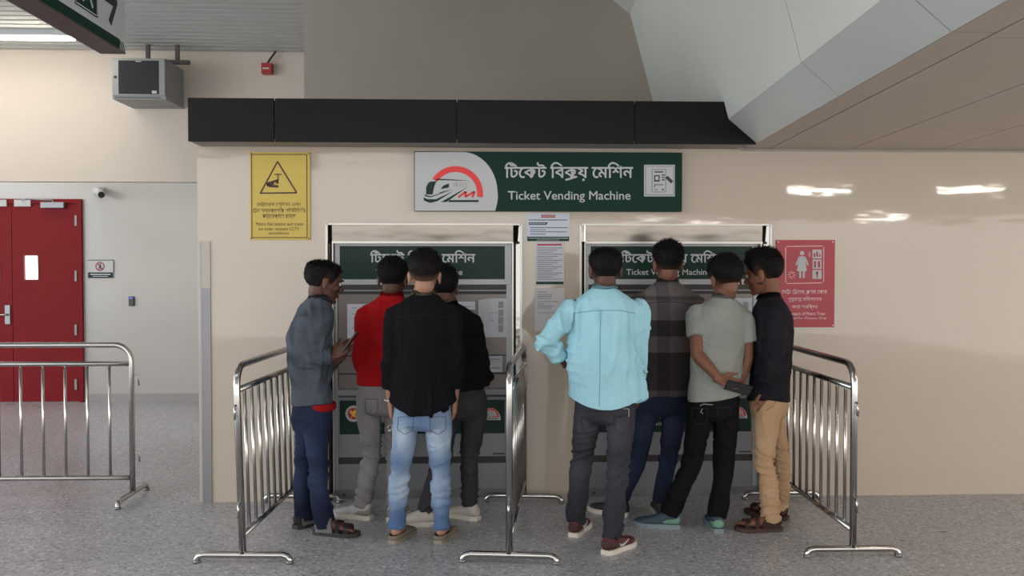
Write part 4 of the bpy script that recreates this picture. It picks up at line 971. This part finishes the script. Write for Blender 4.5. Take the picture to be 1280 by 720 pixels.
    if S.get('beard'):
        b_ = Acc(); x, y, z = R @ V((1, 0, 0)), R @ V((0, 1, 0)), R @ V((0, 0, 1))
        b_.loft([(hc+y*.030-z*.045, x*.0615, y*.057), (hc+y*.034-z*.068, x*.053, y*.053), (hc+y*.044-z*.094, x*.037, y*.042), (hc+y*.052-z*.109, x*.020, y*.023)], 18)
        b_.ell(hc+y*.092-z*.046, (x*.021, y*.007, z*.004))
        finish(b_.build(.005, 2), 'beard', M['stubble'], root)
    # ---- trousers
    t = Acc(); tr = S['trousers']; wd = tr.get('w', 1.0)
    t.loft([(pel+up*.07, Rp*.135*k, Fp*.10*k), (pel+up*.02, Rp*.150*k, Fp*.112*k), (pel-up*.04, Rp*.155*k, Fp*.118*k), (pel-up*.10, Rp*.145*k, Fp*.105*k), (pel-up*.13, Rp*.10*k, Fp*.08*k)], 24)
    for sg, key in ((-1, 'L'), (1, 'R')):
        hip, kn, ank, H_, d = Lf[key]
        hem = ank+up*(tr.get('hem', -.02))
        t.limb([(hip+up*.03, .080*k*wd), (hip*.75+kn*.25, .082*k*wd), (hip*.35+kn*.65, .070*k*wd), (kn, .060*wd), (kn*.7+ank*.3-Fp*.012, .058*wd), (kn*.25+ank*.75-Fp*.004, tr.get('cuff', .052)+.003), (hem, tr.get('cuff', .052))], Rp, 20, 4, capround=False)
    me = t.build(.0075, 3)
    cr = []
    for key in 'LR':
        hip, kn, ank, H_, d = Lf[key]; cr += [(kn-up*.03, 1.0), (ank+up*.07, .9), (pel-up*.10, .5)]
    wrinkle(me, cr, tr.get('amp', .0075), .0028, .14, seed=S['seed'], droop=(7, 7, 4))
    to = finish(me, 'trousers', tr['mat'], root)
    if tr.get('fade'):
        ft = []
        for key in 'LR':
            hip, kn, ank, H_, d = Lf[key]; ft += [(hip*.6+kn*.4-Fp*.03, 1.0), (kn-up*.06, .95), (hip*.9+kn*.1, .7)]
        setfade(to, ft, .11)
    # ---- shirt
    u = Acc(); s_ = S['shirt']; g = s_.get('grow', .012)
    hemz = s_['hem']; hb = atY(S['pelvis'][0], hemz, Y0).z
    rows = [r for r in tor(g)]
    hw = s_.get('hemw', 1.0)
    fl = [1, 1+(hw-1)*.8, 1+(hw-1)*.9+.06, 1+(hw-1)*.5+.03, 1, 1, 1, 1, 1]
    rows = [(c, A*f_, B_*(1+(f_-1)*.6)) for (c, A, B_), f_ in zip(rows, fl)]
    c_, A, B_ = rows[0]; ctr = V((pel.x, pel.y, 0)); ho = V(s_.get('hemo', (0, 0, 0)))
    rows = [(ctr+up*hb+ho, A*hw*1.03, B_*1.06), (ctr+up*(hb+.06)+ho*.8, A*hw*1.02, B_*1.05)]+[r for r in rows if r[0].z > hb+.10]
    rows[-1] = (nb+up*.012, Rt*.066, Ft*.064)
    u.loft(rows, 28)
    for sg, key in ((-1, 'L'), (1, 'R')):
        sp, el, wr = sh[key]; sl = s_.get('sleeve', 1.0); ga = s_.get('ga', .011)
        ins = sp*.6+nb*.4-up*.055
        pts = [(ins, .055), (sp-up*.004, .056+ga*.6), (sp*.5+el*.5, .046+ga), (el, .041+ga)]
        if sl > .5:
            e = el+(wr-el)*((sl-.5)*2); pts += [(el*.5+e*.5, .040+ga*.9), (e, .034+ga*.8)]
        else:
            e = sp+(el-sp)*(sl*2); pts = pts[:2]+[(sp*.5+e*.5, .052+ga), (e, .050+ga)]
        u.limb(pts, Ft, 18, 4, capround=False)
    me = u.build(.0075, 4)
    cc = coords(me); nrm = np.array(Rt); ctr_ = np.array(pel+ho)
    band = np.clip((hb+.11-cc[:, 2])/.11, 0, 1)
    lat = ((cc-ctr_) @ np.array(Rp))/(.155*k*hw)
    core = (np.abs(lat) < 1.25)
    cc[:, 2] += core*band*(s_.get('tail', .04)*np.clip(lat, -1.2, 1.2)**2+s_.get('slope', 0)*lat)
    setco(me, cc)
    cr = [(sh[q][1], 1.0) for q in 'LR']+[(sh[q][1]*.5+sh[q][2]*.5, .7) for q in 'LR']+[(sh[q][0]*.5+chest*.5-up*.08, .45) for q in 'LR']
    wrinkle(me, cr, s_.get('amp', .006), s_.get('drape', .006), .11, seed=S['seed']+40, droop=s_.get('droop', (8, 8, 2.0)), knee=(7, 7, 20))
    so = finish(me, s_.get('name', 'shirt'), s_['mat'], root)
    # collar
    col = Acc(); cm = s_.get('collar', s_['mat']); ch = s_.get('ch', .035)
    if ch:
        bm = bmesh.new(); n = 32; c0 = V(root.location); A_, B__, = [], []
        nd = ((hc-(R @ V((0, 1, 0)))*.02)-nb).normalized()
        for q in range(n+1):
            ph = 2*math.pi*q/n; dd = Rt*math.cos(ph)+Ft*math.sin(ph)
            A_.append(nb+dd*.071+up*(-.012-.02*max(0, math.sin(ph)))+Ft*.004); B__.append(nb+dd*.064+nd*ch+Ft*.006-up*.022*max(0, math.sin(ph)))
        va = [bm.verts.new(p-c0) for p in A_[:-1]]; vb = [bm.verts.new(p-c0) for p in B__[:-1]]
        vo = [bm.verts.new(p-c0+((p-nb)*V((1, 1, 0))).normalized()*.010-up*(ch*.75)) for p in B__[:-1]]
        for q in range(n):
            bm.faces.new((va[q], va[(q+1) % n], vb[(q+1) % n], vb[q])); bm.faces.new((vb[q], vb[(q+1) % n], vo[(q+1) % n], vo[q]))
        bmesh.ops.solidify(bm, geom=bm.faces[:], thickness=.003); obj('collar', bm, cm, so, True)
    if s_.get('cuffs'):
        for key in 'LR':
            sp, el, wr = sh[key]; sl = s_['sleeve']; e = el+(wr-el)*((sl-.5)*2); dd = (wr-el).normalized(); rr = .034+s_.get('ga', .011)+.004
            u2 = Acc(); u2.limb([(e-dd*.035, rr+.003), (e-dd*.01, rr+.002), (e+dd*.014, rr)], Ft, 18, 3, capround=False)
            me = u2.build(.006, 1); wrinkle(me, [], .002, .003, .1, seed=S['seed']+3); o = finish(me, 'cuff', s_['mat'], root); o.parent = so
    # ---- shoes
    kd, ms = S['shoes']
    for i, key in enumerate('LR'):
        hip, kn, ank, H_, d = Lf[key]; shoe(root, V((H_.x, H_.y, 0)), d, kd, ms, side=1 if key == 'L' else -1, L_=S.get('shoeL', .275))
    make_hair(root, hc, R, HM[S['skin']], hk, **S.get('hair', {}))
    return root, dict(sh=sh, Lf=Lf, nb=nb, hc=hc, R=R, pel=pel, chest=chest, body=body, shirt=so, trousers=to, Rt=Rt, Ft=Ft)
UP = V((0, 0, 1))
def pocket(root, info, side, u0=.035, z=-.05, m=None):
    """back pocket seam outline on the trousers"""
    Rt, Ft, pel = info['Rt'], info['Ft'], info['pel']
# plaid cloth of the tall man
def plaid():
    m = mat('checked_cloth', (70, 66, 66), .9, bump=.3, bscale=400, spec=.2); nt = m.node_tree; N = nt.nodes; L = nt.links; b = N['Principled BSDF']
    tc = N.new('ShaderNodeTexCoord'); sp = N.new('ShaderNodeSeparateXYZ'); L.new(tc.outputs['Object'], sp.inputs[0])
    def ramp(src, a, b_, stops):
        r = N.new('ShaderNodeMapRange'); r.inputs['From Min'].default_value = a; r.inputs['From Max'].default_value = b_; L.new(src, r.inputs[0])
        c = N.new('ShaderNodeValToRGB'); c.color_ramp.interpolation = 'CONSTANT'; e = c.color_ramp.elements
        e[0].position = 0; e[0].color = (stops[0][1],)*3+(1,); e[1].position = stops[1][0]; e[1].color = (stops[1][1],)*3+(1,)
        for p, v in stops[2:]: k = e.new(p); k.color = (v,)*3+(1,)
        L.new(r.outputs[0], c.inputs[0]); return c.outputs[0]
    hz = ramp(sp.outputs[2], .78, 1.46, [(0, .55), (.02, .25), (.34, .25), (.36, .72), (.50, .72), (.505, .30), (.64, .30), (.65, .85), (.82, .85), (.825, .55), (.86, .55), (.865, 1.0)])
    vx = ramp(sp.outputs[0], -.24, .24, [(0, .75), (.14, 1.0), (.30, .7), (.34, 1.1), (.42, .62), (.58, 1.0), (.70, .62), (.86, .9)])
    mx = N.new('ShaderNodeMix'); mx.data_type = 'RGBA'; mx.blend_type = 'MULTIPLY'; mx.inputs[0].default_value = 1; L.new(hz, mx.inputs[6]); L.new(vx, mx.inputs[7])
    m2 = N.new('ShaderNodeMix'); m2.data_type = 'RGBA'; m2.blend_type = 'MULTIPLY'; m2.inputs[0].default_value = 1; L.new(mx.outputs[2], m2.inputs[6]); m2.inputs[7].default_value = lin((104, 96, 96)); L.new(m2.outputs[2], b.inputs['Base Color'])
    return m
# ---- the eight men, left to right -------------------------------------------------
DOWN = (0, 0, -1)
P1 = dict(label='man in grey-blue shirt and dark blue jeans at far left, holding a phone', seed=11, torso=62, pelvis_az=66, face=(68, 14, 0), skin='dark', sw=.15,
          head=(405, 352, .0), neck=(398, 375, 0), chest=(386, 425, 0), pelvis=(390, 515, 0),
          Lsh=(398, 398, .12), Lel=(404, 452, .14), Lwr=(416, 455, .10), Rsh=(383, 401, -.10), Rel=(377, 450, -.13), Rwr=(417, 446, -.10),
          Lhand=((.6, .0, .7), (0, -1, .1), (-.6, 0, .6), .5), Rhand=((.75, .1, .62), (.2, .95, -.1), (-.5, 0, .8), .45, .8),
          Lkn=(380, 585), Rkn=(398, 588), Lfoot=((371, 661), (392, 655)), Rfoot=((396, 667), (446, 671)),
          trousers=dict(mat=denim('blue_denim', (26, 31, 50), (62, 78, 112), 0, amt=.6), w=.92, cuff=.055, hem=-.045, fade=True),
          shirt=dict(mat=fabric('grey_blue_cloth', (84, 90, 101), (58, 63, 74)), hem=507, hemw=.95, sleeve=.93, tail=.02, slope=.0, grow=.010, ga=.014, cuffs=True, amp=.014, drape=.010),
          shoes=('sandal', dict(upper=mat('black_strap', (44, 42, 44), .7), strap2=mat('grey_strap', (142, 140, 140), .7), sole=mat('dark_sole', (46, 42, 40), .8))),
          hair=dict(top=.022, side=.012, nape=-.07, seed=1, flat=.4, quiff=.01))
P2 = dict(label='man in red long-sleeved top and grey trousers facing the left machine', seed=23, torso=12, pelvis_az=0, face=(10, 12, 0), skin='dark', sw=.165,
          head=(491, 350, .0), neck=(489, 370, -.01), chest=(487, 415, 0), pelvis=(478, 492, 0),
          Lsh=(456, 393, 0), Lel=(450, 452, -.02), Lwr=(464, 480, .16), Rsh=(519, 394, 0), Rel=(516, 447, .05), Rwr=(506, 440, .25),
          Lhand=((.3, .9, -.1), (0, 0, -1), (1, 0, 0), .4), Rhand=((0, 1, .2), (0, 0, -1), (-1, 0, 0), .4),
          Lkn=(465, 567), Rkn=(494, 570), Lfoot=((462, 649), (430, 645)), Rfoot=((489, 652), (505, 640)),
          trousers=dict(mat=fabric('grey_twill', (132, 130, 130), (112, 110, 112)), w=.95, cuff=.050, hem=-.01, amp=.009),
          shirt=dict(mat=fabric('red_jersey', (158, 20, 26), (140, 15, 20)), hem=481, hemw=.98, sleeve=.98, tail=.0, grow=.008, ga=.008, amp=.006, drape=.003, ch=.03),
          shoes=('sneaker', dict(upper=mat('pale_mesh', (176, 174, 172), .7, var=.25, vscale=30), sole=SOLEW, panel=mat('grey_patch', (120, 116, 112), .6))),
          hair=dict(top=.020, side=.010, nape=-.06, seed=2))
P3 = dict(label='man in long black shirt and light blue jeans, foremost of the left queue', seed=37, torso=2, face=(-3, 4, 0), skin='light', sw=.175, build=1.0,
          head=(530.5, 345, 0), neck=(529, 370, 0), chest=(528, 420, 0), pelvis=(528, 508, 0),
          Lsh=(494, 393, 0), Lel=(489, 450, -.02), Lwr=(488, 502, .05), Rsh=(564, 393, 0), Rel=(569, 450, -.02), Rwr=(568, 500, .05),
          Lhand=((.02, .15, -1), (1, .2, 0), (0, 1, 0), .35), Rhand=((0, .15, -1), (-1, .2, 0), (0, 1, 0), .35),
          Lkn=(500, 592), Rkn=(551, 592), Lfoot=((491, 679), (516, 663)), Rfoot=((548, 679), (570, 662)),
          trousers=dict(mat=denim('light_blue_denim', (74, 98, 136), (178, 194, 208), 0, amt=.95), w=.93, cuff=.045, hem=-.012, fade=True, amp=.009),
          shirt=dict(mat=fabric('black_cotton', (17, 16, 20), (13, 12, 16)), hem=517, hemw=1.12, sleeve=.80, tail=.06, grow=.018, ga=.015, cuffs=True, amp=.010, drape=.009,
                     collar=mat('patterned_collar', (24, 22, 24), .8, col2=(150, 132, 112), vscale=90)),
          shoes=('slipon', dict(upper=mat('olive_canvas', (112, 102, 88), .85, var=.1), sole=mat('olive_sole', (134, 124, 110), .8))), shoeL=.265,
          hair=dict(top=.030, side=.014, nape=-.045, seed=3, quiff=.01, low=.001), hk=1.06)
P4 = dict(label='man in black jacket and dark grey trousers, half hidden behind the black shirt', seed=41, torso=-8, pelvis_az=-5, face=(-14, 10, 0), skin='dark', sw=.17,
          head=(553, 360, 0), neck=(560, 381, 0), chest=(570, 430, 0), pelvis=(577, 497, 0),
          Lsh=(540, 402, 0), Lel=(539, 450, .08), Lwr=(549, 440, .28), Rsh=(590, 402, 0), Rel=(599, 452, -.03), Rwr=(578, 470, .22),
          Lhand=((0, 1, .2), (0, 0, -1), (1, 0, 0), .4), Rhand=((-.5, .8, .1), (0, 0, -1), (-1, 0, 0), .4),
          Lkn=(552, 575), Rkn=(587, 570), Lfoot=((541, 656), (508, 657)), Rfoot=((596, 650), (566, 645)),
          trousers=dict(mat=fabric('charcoal_twill', (58, 58, 62), (48, 48, 52)), w=.95, cuff=.05, hem=-.0),
          shirt=dict(name='jacket', mat=fabric('black_jacket_cloth', (17, 16, 19), (13, 12, 15)), hem=487, hemw=1.12, sleeve=.95, tail=.03, slope=.02, grow=.022, ga=.016, amp=.012, drape=.008, ch=.03),
          shoes=('sneaker', dict(upper=mat('worn_white_canvas', (186, 180, 172), .75, var=.15, vscale=20), sole=SOLEW, lace=mat('dark_lace', (70, 62, 56), .8))),
          hair=dict(top=.020, side=.012, nape=-.07, seed=4))
P5 = dict(label='man in turquoise shirt with left hand on hip, dark grey jeans', seed=53, torso=6, pelvis_az=10, face=(-4, 6, 0), skin='dark', sw=.175, build=1.04,
          head=(756.5, 338, 0), neck=(755, 361, 0), chest=(754, 415, 0), pelvis=(757, 500, 0),
          Lsh=(713, 386, 0), Lel=(681, 427, -.02), Lwr=(710, 456, .10), Rsh=(793, 386, 0), Rel=(798, 440, 0), Rwr=(796, 490, .07),
          Lhand=((.8, .55, -.25), (.3, -.7, -.3), (.2, .1, 1), .5), Rhand=((.05, .3, -1), (-1, .2, 0), (0, 1, 0), .5),
          Lkn=(727, 575), Rkn=(773, 585), Lfoot=((717, 671), (733, 655)), Rfoot=((758, 693), (797, 677)),
          trousers=dict(mat=denim('washed_black_denim', (46, 46, 53), (78, 78, 85), 0, amt=.8), w=.97, cuff=.055, hem=-.01, fade=True, amp=.010),
          shirt=dict(mat=fabric('turquoise_cotton', (160, 206, 220), (148, 196, 210)), hem=510, hemw=1.2, sleeve=.80, tail=.055, slope=.0, grow=.020, ga=.012, cuffs=True, amp=.014, drape=.015, ch=.032, droop=(11, 11, 2.5)),
          shoes=('sneaker', dict(upper=mat('maroon_knit', (84, 28, 32), .7, var=.3, vscale=14), sole=SOLEW, mark=M['white'], panel=mat('dark_maroon', (58, 26, 28), .7), lace=mat('dark_lace', (60, 50, 50), .8))),
          hair=dict(top=.020, side=.012, nape=-.062, seed=5, flat=.35))
P6 = dict(label='tallest man, in grey and black checked shirt, facing the right machine', seed=61, torso=0, face=(0, 6, 0), skin='mid', sw=.185, build=1.05,
          head=(835, 331, 0), neck=(834, 354, 0), chest=(833, 405, 0), pelvis=(829, 492, 0),
          Lsh=(800, 378, 0), Lel=(795, 432, .05), Lwr=(804, 425, .25), Rsh=(869, 379, 0), Rel=(874, 432, .05), Rwr=(866, 425, .25),
          Lhand=((0, 1, .2), (0, 0, -1), (1, 0, 0), .4), Rhand=((0, 1, .2), (0, 0, -1), (-1, 0, 0), .4),
          Lkn=(796, 575), Rkn=(835, 575), Lfoot=((783, 645), (750, 640)), Rfoot=((828, 648), (818, 632)),
          trousers=dict(mat=denim('mid_blue_denim', (28, 34, 52), (56, 66, 92), 0, amt=.6), w=.92, cuff=.05, hem=-.0, fade=True),
          shirt=dict(mat=plaid(), hem=493, hemw=1.05, sleeve=.85, tail=.0, grow=.02, ga=.016, amp=.007, drape=.005, ch=.032),
          shoes=('sneaker', dict(upper=mat('black_mesh', (40, 40, 44), .7), sole=SOLEW)),
          hair=dict(top=.026, side=.010, nape=-.05, seed=6, quiff=.008, tuft=.018))
P7 = dict(label='man in light grey polo shirt holding a phone behind his back', seed=71, torso=-10, pelvis_az=-14, face=(-8, 16, -3), skin='mid', sw=.155, build=.97,
          head=(907.5, 349, 0), neck=(903, 373, 0), chest=(898, 420, 0), pelvis=(893, 497, 0),
          Lsh=(872, 392, 0), Lel=(871, 442, -.10), Lwr=(899, 474, -.17), Rsh=(929, 398, 0), Rel=(934, 446, .0), Rwr=(924, 480, -.0),
          Lhand=((.95, -.1, -.3), (-.2, -.8, .5), (.2, .2, .9), .35, .9), Rhand=((-.55, .0, -.8), (-.6, .6, .1), (.3, .8, 0), .4),
          Lkn=(866, 572), Rkn=(905, 572), Lfoot=((847, 660), (797, 657)), Rfoot=((898, 666), (886, 648)),
          trousers=dict(mat=fabric('black_denim', (19, 18, 21), (15, 14, 17)), w=.97, cuff=.055, hem=-.005),
          shirt=dict(name='polo_shirt', mat=fabric('pale_grey_pique', (142, 145, 141), (132, 135, 131)), hem=497, hemw=1.02, sleeve=.30, tail=.0, slope=.02, grow=.014, ga=.016, amp=.005, drape=.006, ch=.035),
          shoes=('sneaker', dict(upper=mat('slate_blue_mesh', (52, 68, 84), .7, var=.2, vscale=20), sole=mat('grey_blue_sole', (112, 128, 134), .6), panel=mat('mint_patch', (96, 138, 118), .6), lace=mat('mint_lace', (150, 180, 168), .7))),
          hair=dict(top=.026, side=.018, nape=-.062, seed=7, quiff=.006))
P8 = dict(label='bearded man in dark navy shirt and khaki trousers at far right, in profile', seed=83, torso=-68, pelvis_az=-72, face=(-58, 14, 0), skin='mid', sw=.155, beard=True,
          head=(954, 342, 0), neck=(963, 372, 0), chest=(966, 420, 0), pelvis=(961, 497, 0),
          Lsh=(967, 392, -.13), Lel=(966, 445, -.15), Lwr=(957, 489, -.13), Rsh=(958, 390, .13), Rel=(957, 442, .16), Rwr=(951, 488, .20),
          Lhand=((-.05, .05, -1), (-.1, 1, .1), (-1, -.1, 0), .35), Rhand=((-.1, .1, -1), (0, -1, 0), (-1, 0, 0), .4),
          Lkn=(955, 575), Rkn=(976, 575), Lfoot=((974, 663), (928, 664)), Rfoot=((982, 650), (940, 642)),
          trousers=dict(mat=fabric('khaki_twill', (176, 146, 116), (164, 134, 104)), w=.93, cuff=.056, hem=-.03, amp=.009),
          shirt=dict(mat=fabric('dark_navy_check', (36, 33, 38), (26, 25, 33), vscale=14), hem=502, hemw=1.0, sleeve=.86, tail=.03, grow=.014, ga=.016, cuffs=True, amp=.007, drape=.006, ch=.036),
          shoes=('sandal', dict(upper=mat('brown_leather', (76, 48, 38), .6), sole=mat('brown_sole', (64, 46, 38), .8))),
          hair=dict(top=.030, side=.016, nape=-.078, seed=8, quiff=.012, tuft=.018))
INFO = {}
for nm, S in (('P1', P1), ('P2', P2), ('P3', P3), ('P4', P4), ('P5', P5), ('P6', P6), ('P7', P7), ('P8', P8)):
    INFO[nm] = person(S)
def phone(c, ax, ay, label, m=M['dark']):
    ax = ax.normalized(); ay = (ay-ax*ay.dot(ax)).normalized(); az = ax.cross(ay)
    o = empty('phone', c, label, 'phone')
    def slab(hx, hy, z0, z1, bev):
        bm = bmesh.new(); B(bm, -hx, hx, -hy, hy, z0, z1, bev=bev)
        for v in bm.verts: v.co = ax*v.co.x+ay*v.co.y+az*v.co.z
        return bm
    obj('case', slab(.074, .036, -.0045, .0035, .0025), m, o); obj('screen', slab(.070, .033, .0036, .0045, 0), M['glassdk'], o)
    return o
i1 = INFO['P1'][1]; w1 = i1['sh']['R'][2]
phone(w1+V((.095, -.0, .085)), V((.55, .1, .75)), V((.1, 1, 0)), 'dark phone held up by the man in the grey-blue shirt')
i7 = INFO['P7'][1]; w7 = i7['sh']['L'][2]
phone(w7+V((.10, -.035, -.045)), V((1, 0, -.28)), V((.1, -.55, .85)), 'black phone held behind the back of the man in the grey polo')
# ------------------------------------------------------------------ seams, pockets, small worn things
from mathutils.bvhtree import BVHTree
def bvh(o):
    return BVHTree.FromPolygons([v.co.copy() for v in o.data.vertices], [tuple(p.vertices) for p in o.data.polygons])
def onto(info, key, pts, r, m, name, lift=.001):
    """a sewn line on the cloth, following its surface; pts in photograph pixels at the cloth"""
    o = info[1][key]; c0 = V(info[0].location); T = BVHTree.FromPolygons([v.co.copy() for v in o.data.vertices], [tuple(p.vertices) for p in o.data.polygons])
    out = []; n = 6
    full = [(a[0]+(b[0]-a[0])*k/n, a[1]+(b[1]-a[1])*k/n) for a, b in zip(pts, pts[1:]) for k in range(n)]+[pts[-1]]
    for p in full:
        d = ray(*p).normalized(); h, nn, i, dist = T.ray_cast(CAM-c0, d)
        if h is not None: out.append(h+nn*lift)
    if len(out) < 3: return None
    bm = bmesh.new(); tube(bm, out, r, 5); so = obj(name, bm, m, info[0], True); so.parent = o; return so
SEAM = {k: mat('seam_'+k, c, .9) for k, c in dict(grey=(30, 30, 34), pale=(150, 146, 140), blue=(52, 70, 104), teal=(78, 140, 154), black=(8, 8, 10), navy=(18, 22, 38), khaki=(128, 100, 74)).items()}
i3, i5, i7, i1, i2, i8, i6 = (INFO[k] for k in ('P3', 'P5', 'P7', 'P1', 'P2', 'P8', 'P6'))
for inf, pk, m in ((i3, [[(498, 521), (497, 537), (506, 543), (516, 538), (517, 521), (498, 521)], [(537, 521), (538, 538), (548, 543), (557, 537), (557, 521), (537, 521)]], 'blue'),
                   (i5, [[(727, 521), (728, 537), (738, 543), (748, 538), (748, 522), (727, 521)], [(768, 521), (768, 538), (778, 543), (789, 536), (788, 519), (768, 521)]], 'grey'),
                   (i7, [[(865, 510), (866, 526), (875, 531), (884, 527), (884, 511), (865, 510)], [(897, 510), (898, 527), (906, 531), (914, 526), (913, 509), (897, 510)]], 'grey'),
                   (i1, [[(367, 520), (368, 535), (376, 540), (384, 535), (384, 520), (367, 520)]], 'navy'),
                   (i2, [[(456, 499), (457, 516), (465, 520), (472, 515), (472, 499), (456, 499)]], 'grey')):
    for q in pk: onto(inf, 'trousers', q, .0016, SEAM[m], 'pocket_seam')
onto(i5, 'trousers', [(779, 511), (786, 511), (786, 521)], .0028, SEAM['pale'], 'pocket_tab')
onto(i7, 'trousers', [(875, 507), (880, 505), (891, 506)], .0026, SEAM['pale'], 'pocket_stitch')
onto(i7, 'trousers', [(878, 511), (876, 515), (879, 517)], .0026, SEAM['pale'], 'pocket_stitch')
onto(i8, 'trousers', [(971, 500), (966, 508), (957, 513)], .002, SEAM['khaki'], 'pocket_seam')
onto(i5, 'shirt', [(716, 392), (735, 389), (756, 388), (776, 388), (794, 392)], .0018, SEAM['teal'], 'yoke_seam')
onto(i5, 'shirt', [(751, 389), (750, 420), (750, 470), (749, 508)], .0014, SEAM['teal'], 'box_pleat')
onto(i3, 'shirt', [(492, 398), (510, 395), (530, 394), (550, 395), (570, 398)], .0016, SEAM['black'], 'yoke_seam')
onto(i6, 'shirt', [(800, 382), (818, 378), (835, 377), (852, 378), (870, 382)], .0016, SEAM['black'], 'yoke_seam')
onto(i7, 'shirt', [(889, 371), (896, 369), (906, 369), (913, 372), (917, 376)], .0026, M['dark'], 'collar_stripe', .004)
# sliver of red undershirt at the hem of the man with the phone
r_, inf = i1; c0 = V(r_.location); a = Acc(); pe = inf['pel']
sh_ = V((.028, -.010, 0))
a.loft([(pe+UP*.06+sh_, inf['Rt']*.13, inf['Ft']*.11), (pe+UP*.03+sh_, inf['Rt']*.135, inf['Ft']*.115), (pe+UP*.014+sh_*.9, inf['Rt']*.125, inf['Ft']*.105)], 22)
finish(a.build(.007, 2), 'undershirt', fabric('red_undershirt', (150, 24, 26)), r_)
# bracelet and key ring of the man in black
r_, inf = i3; w_ = inf['sh']['L'][2]; bm = bmesh.new()
tube(bm, [w_+UP*.012+V((.031*math.cos(t), .027*math.sin(t), .004*math.sin(t))) for t in [2*math.pi*k/20 for k in range(21)]], .0048, 8, off=r_.location)
obj('bracelet', bm, mat('pale_beads', (176, 176, 172), .4), r_, True)
p = w_+V((-.004, .015, -.15)); o = empty('key_ring', p, 'small steel key ring hanging from the left hand of the man in the black shirt', 'key ring')
bm = bmesh.new(); tube(bm, [V((.013*math.cos(t), 0, .013*math.sin(t))) for t in [2*math.pi*k/16 for k in range(17)]], .0018, 6); obj('ring', bm, M['steel'], o, True)
for a_ in (-.25, .2):
    bm = bmesh.new(); d = V((math.sin(a_), .02, -math.cos(a_)))
    tube(bm, [d*.013, d*.022, d*.026, d*.05], [.003, .0065, .0022, .002], 6); obj('key', bm, M['steel'], o, True)
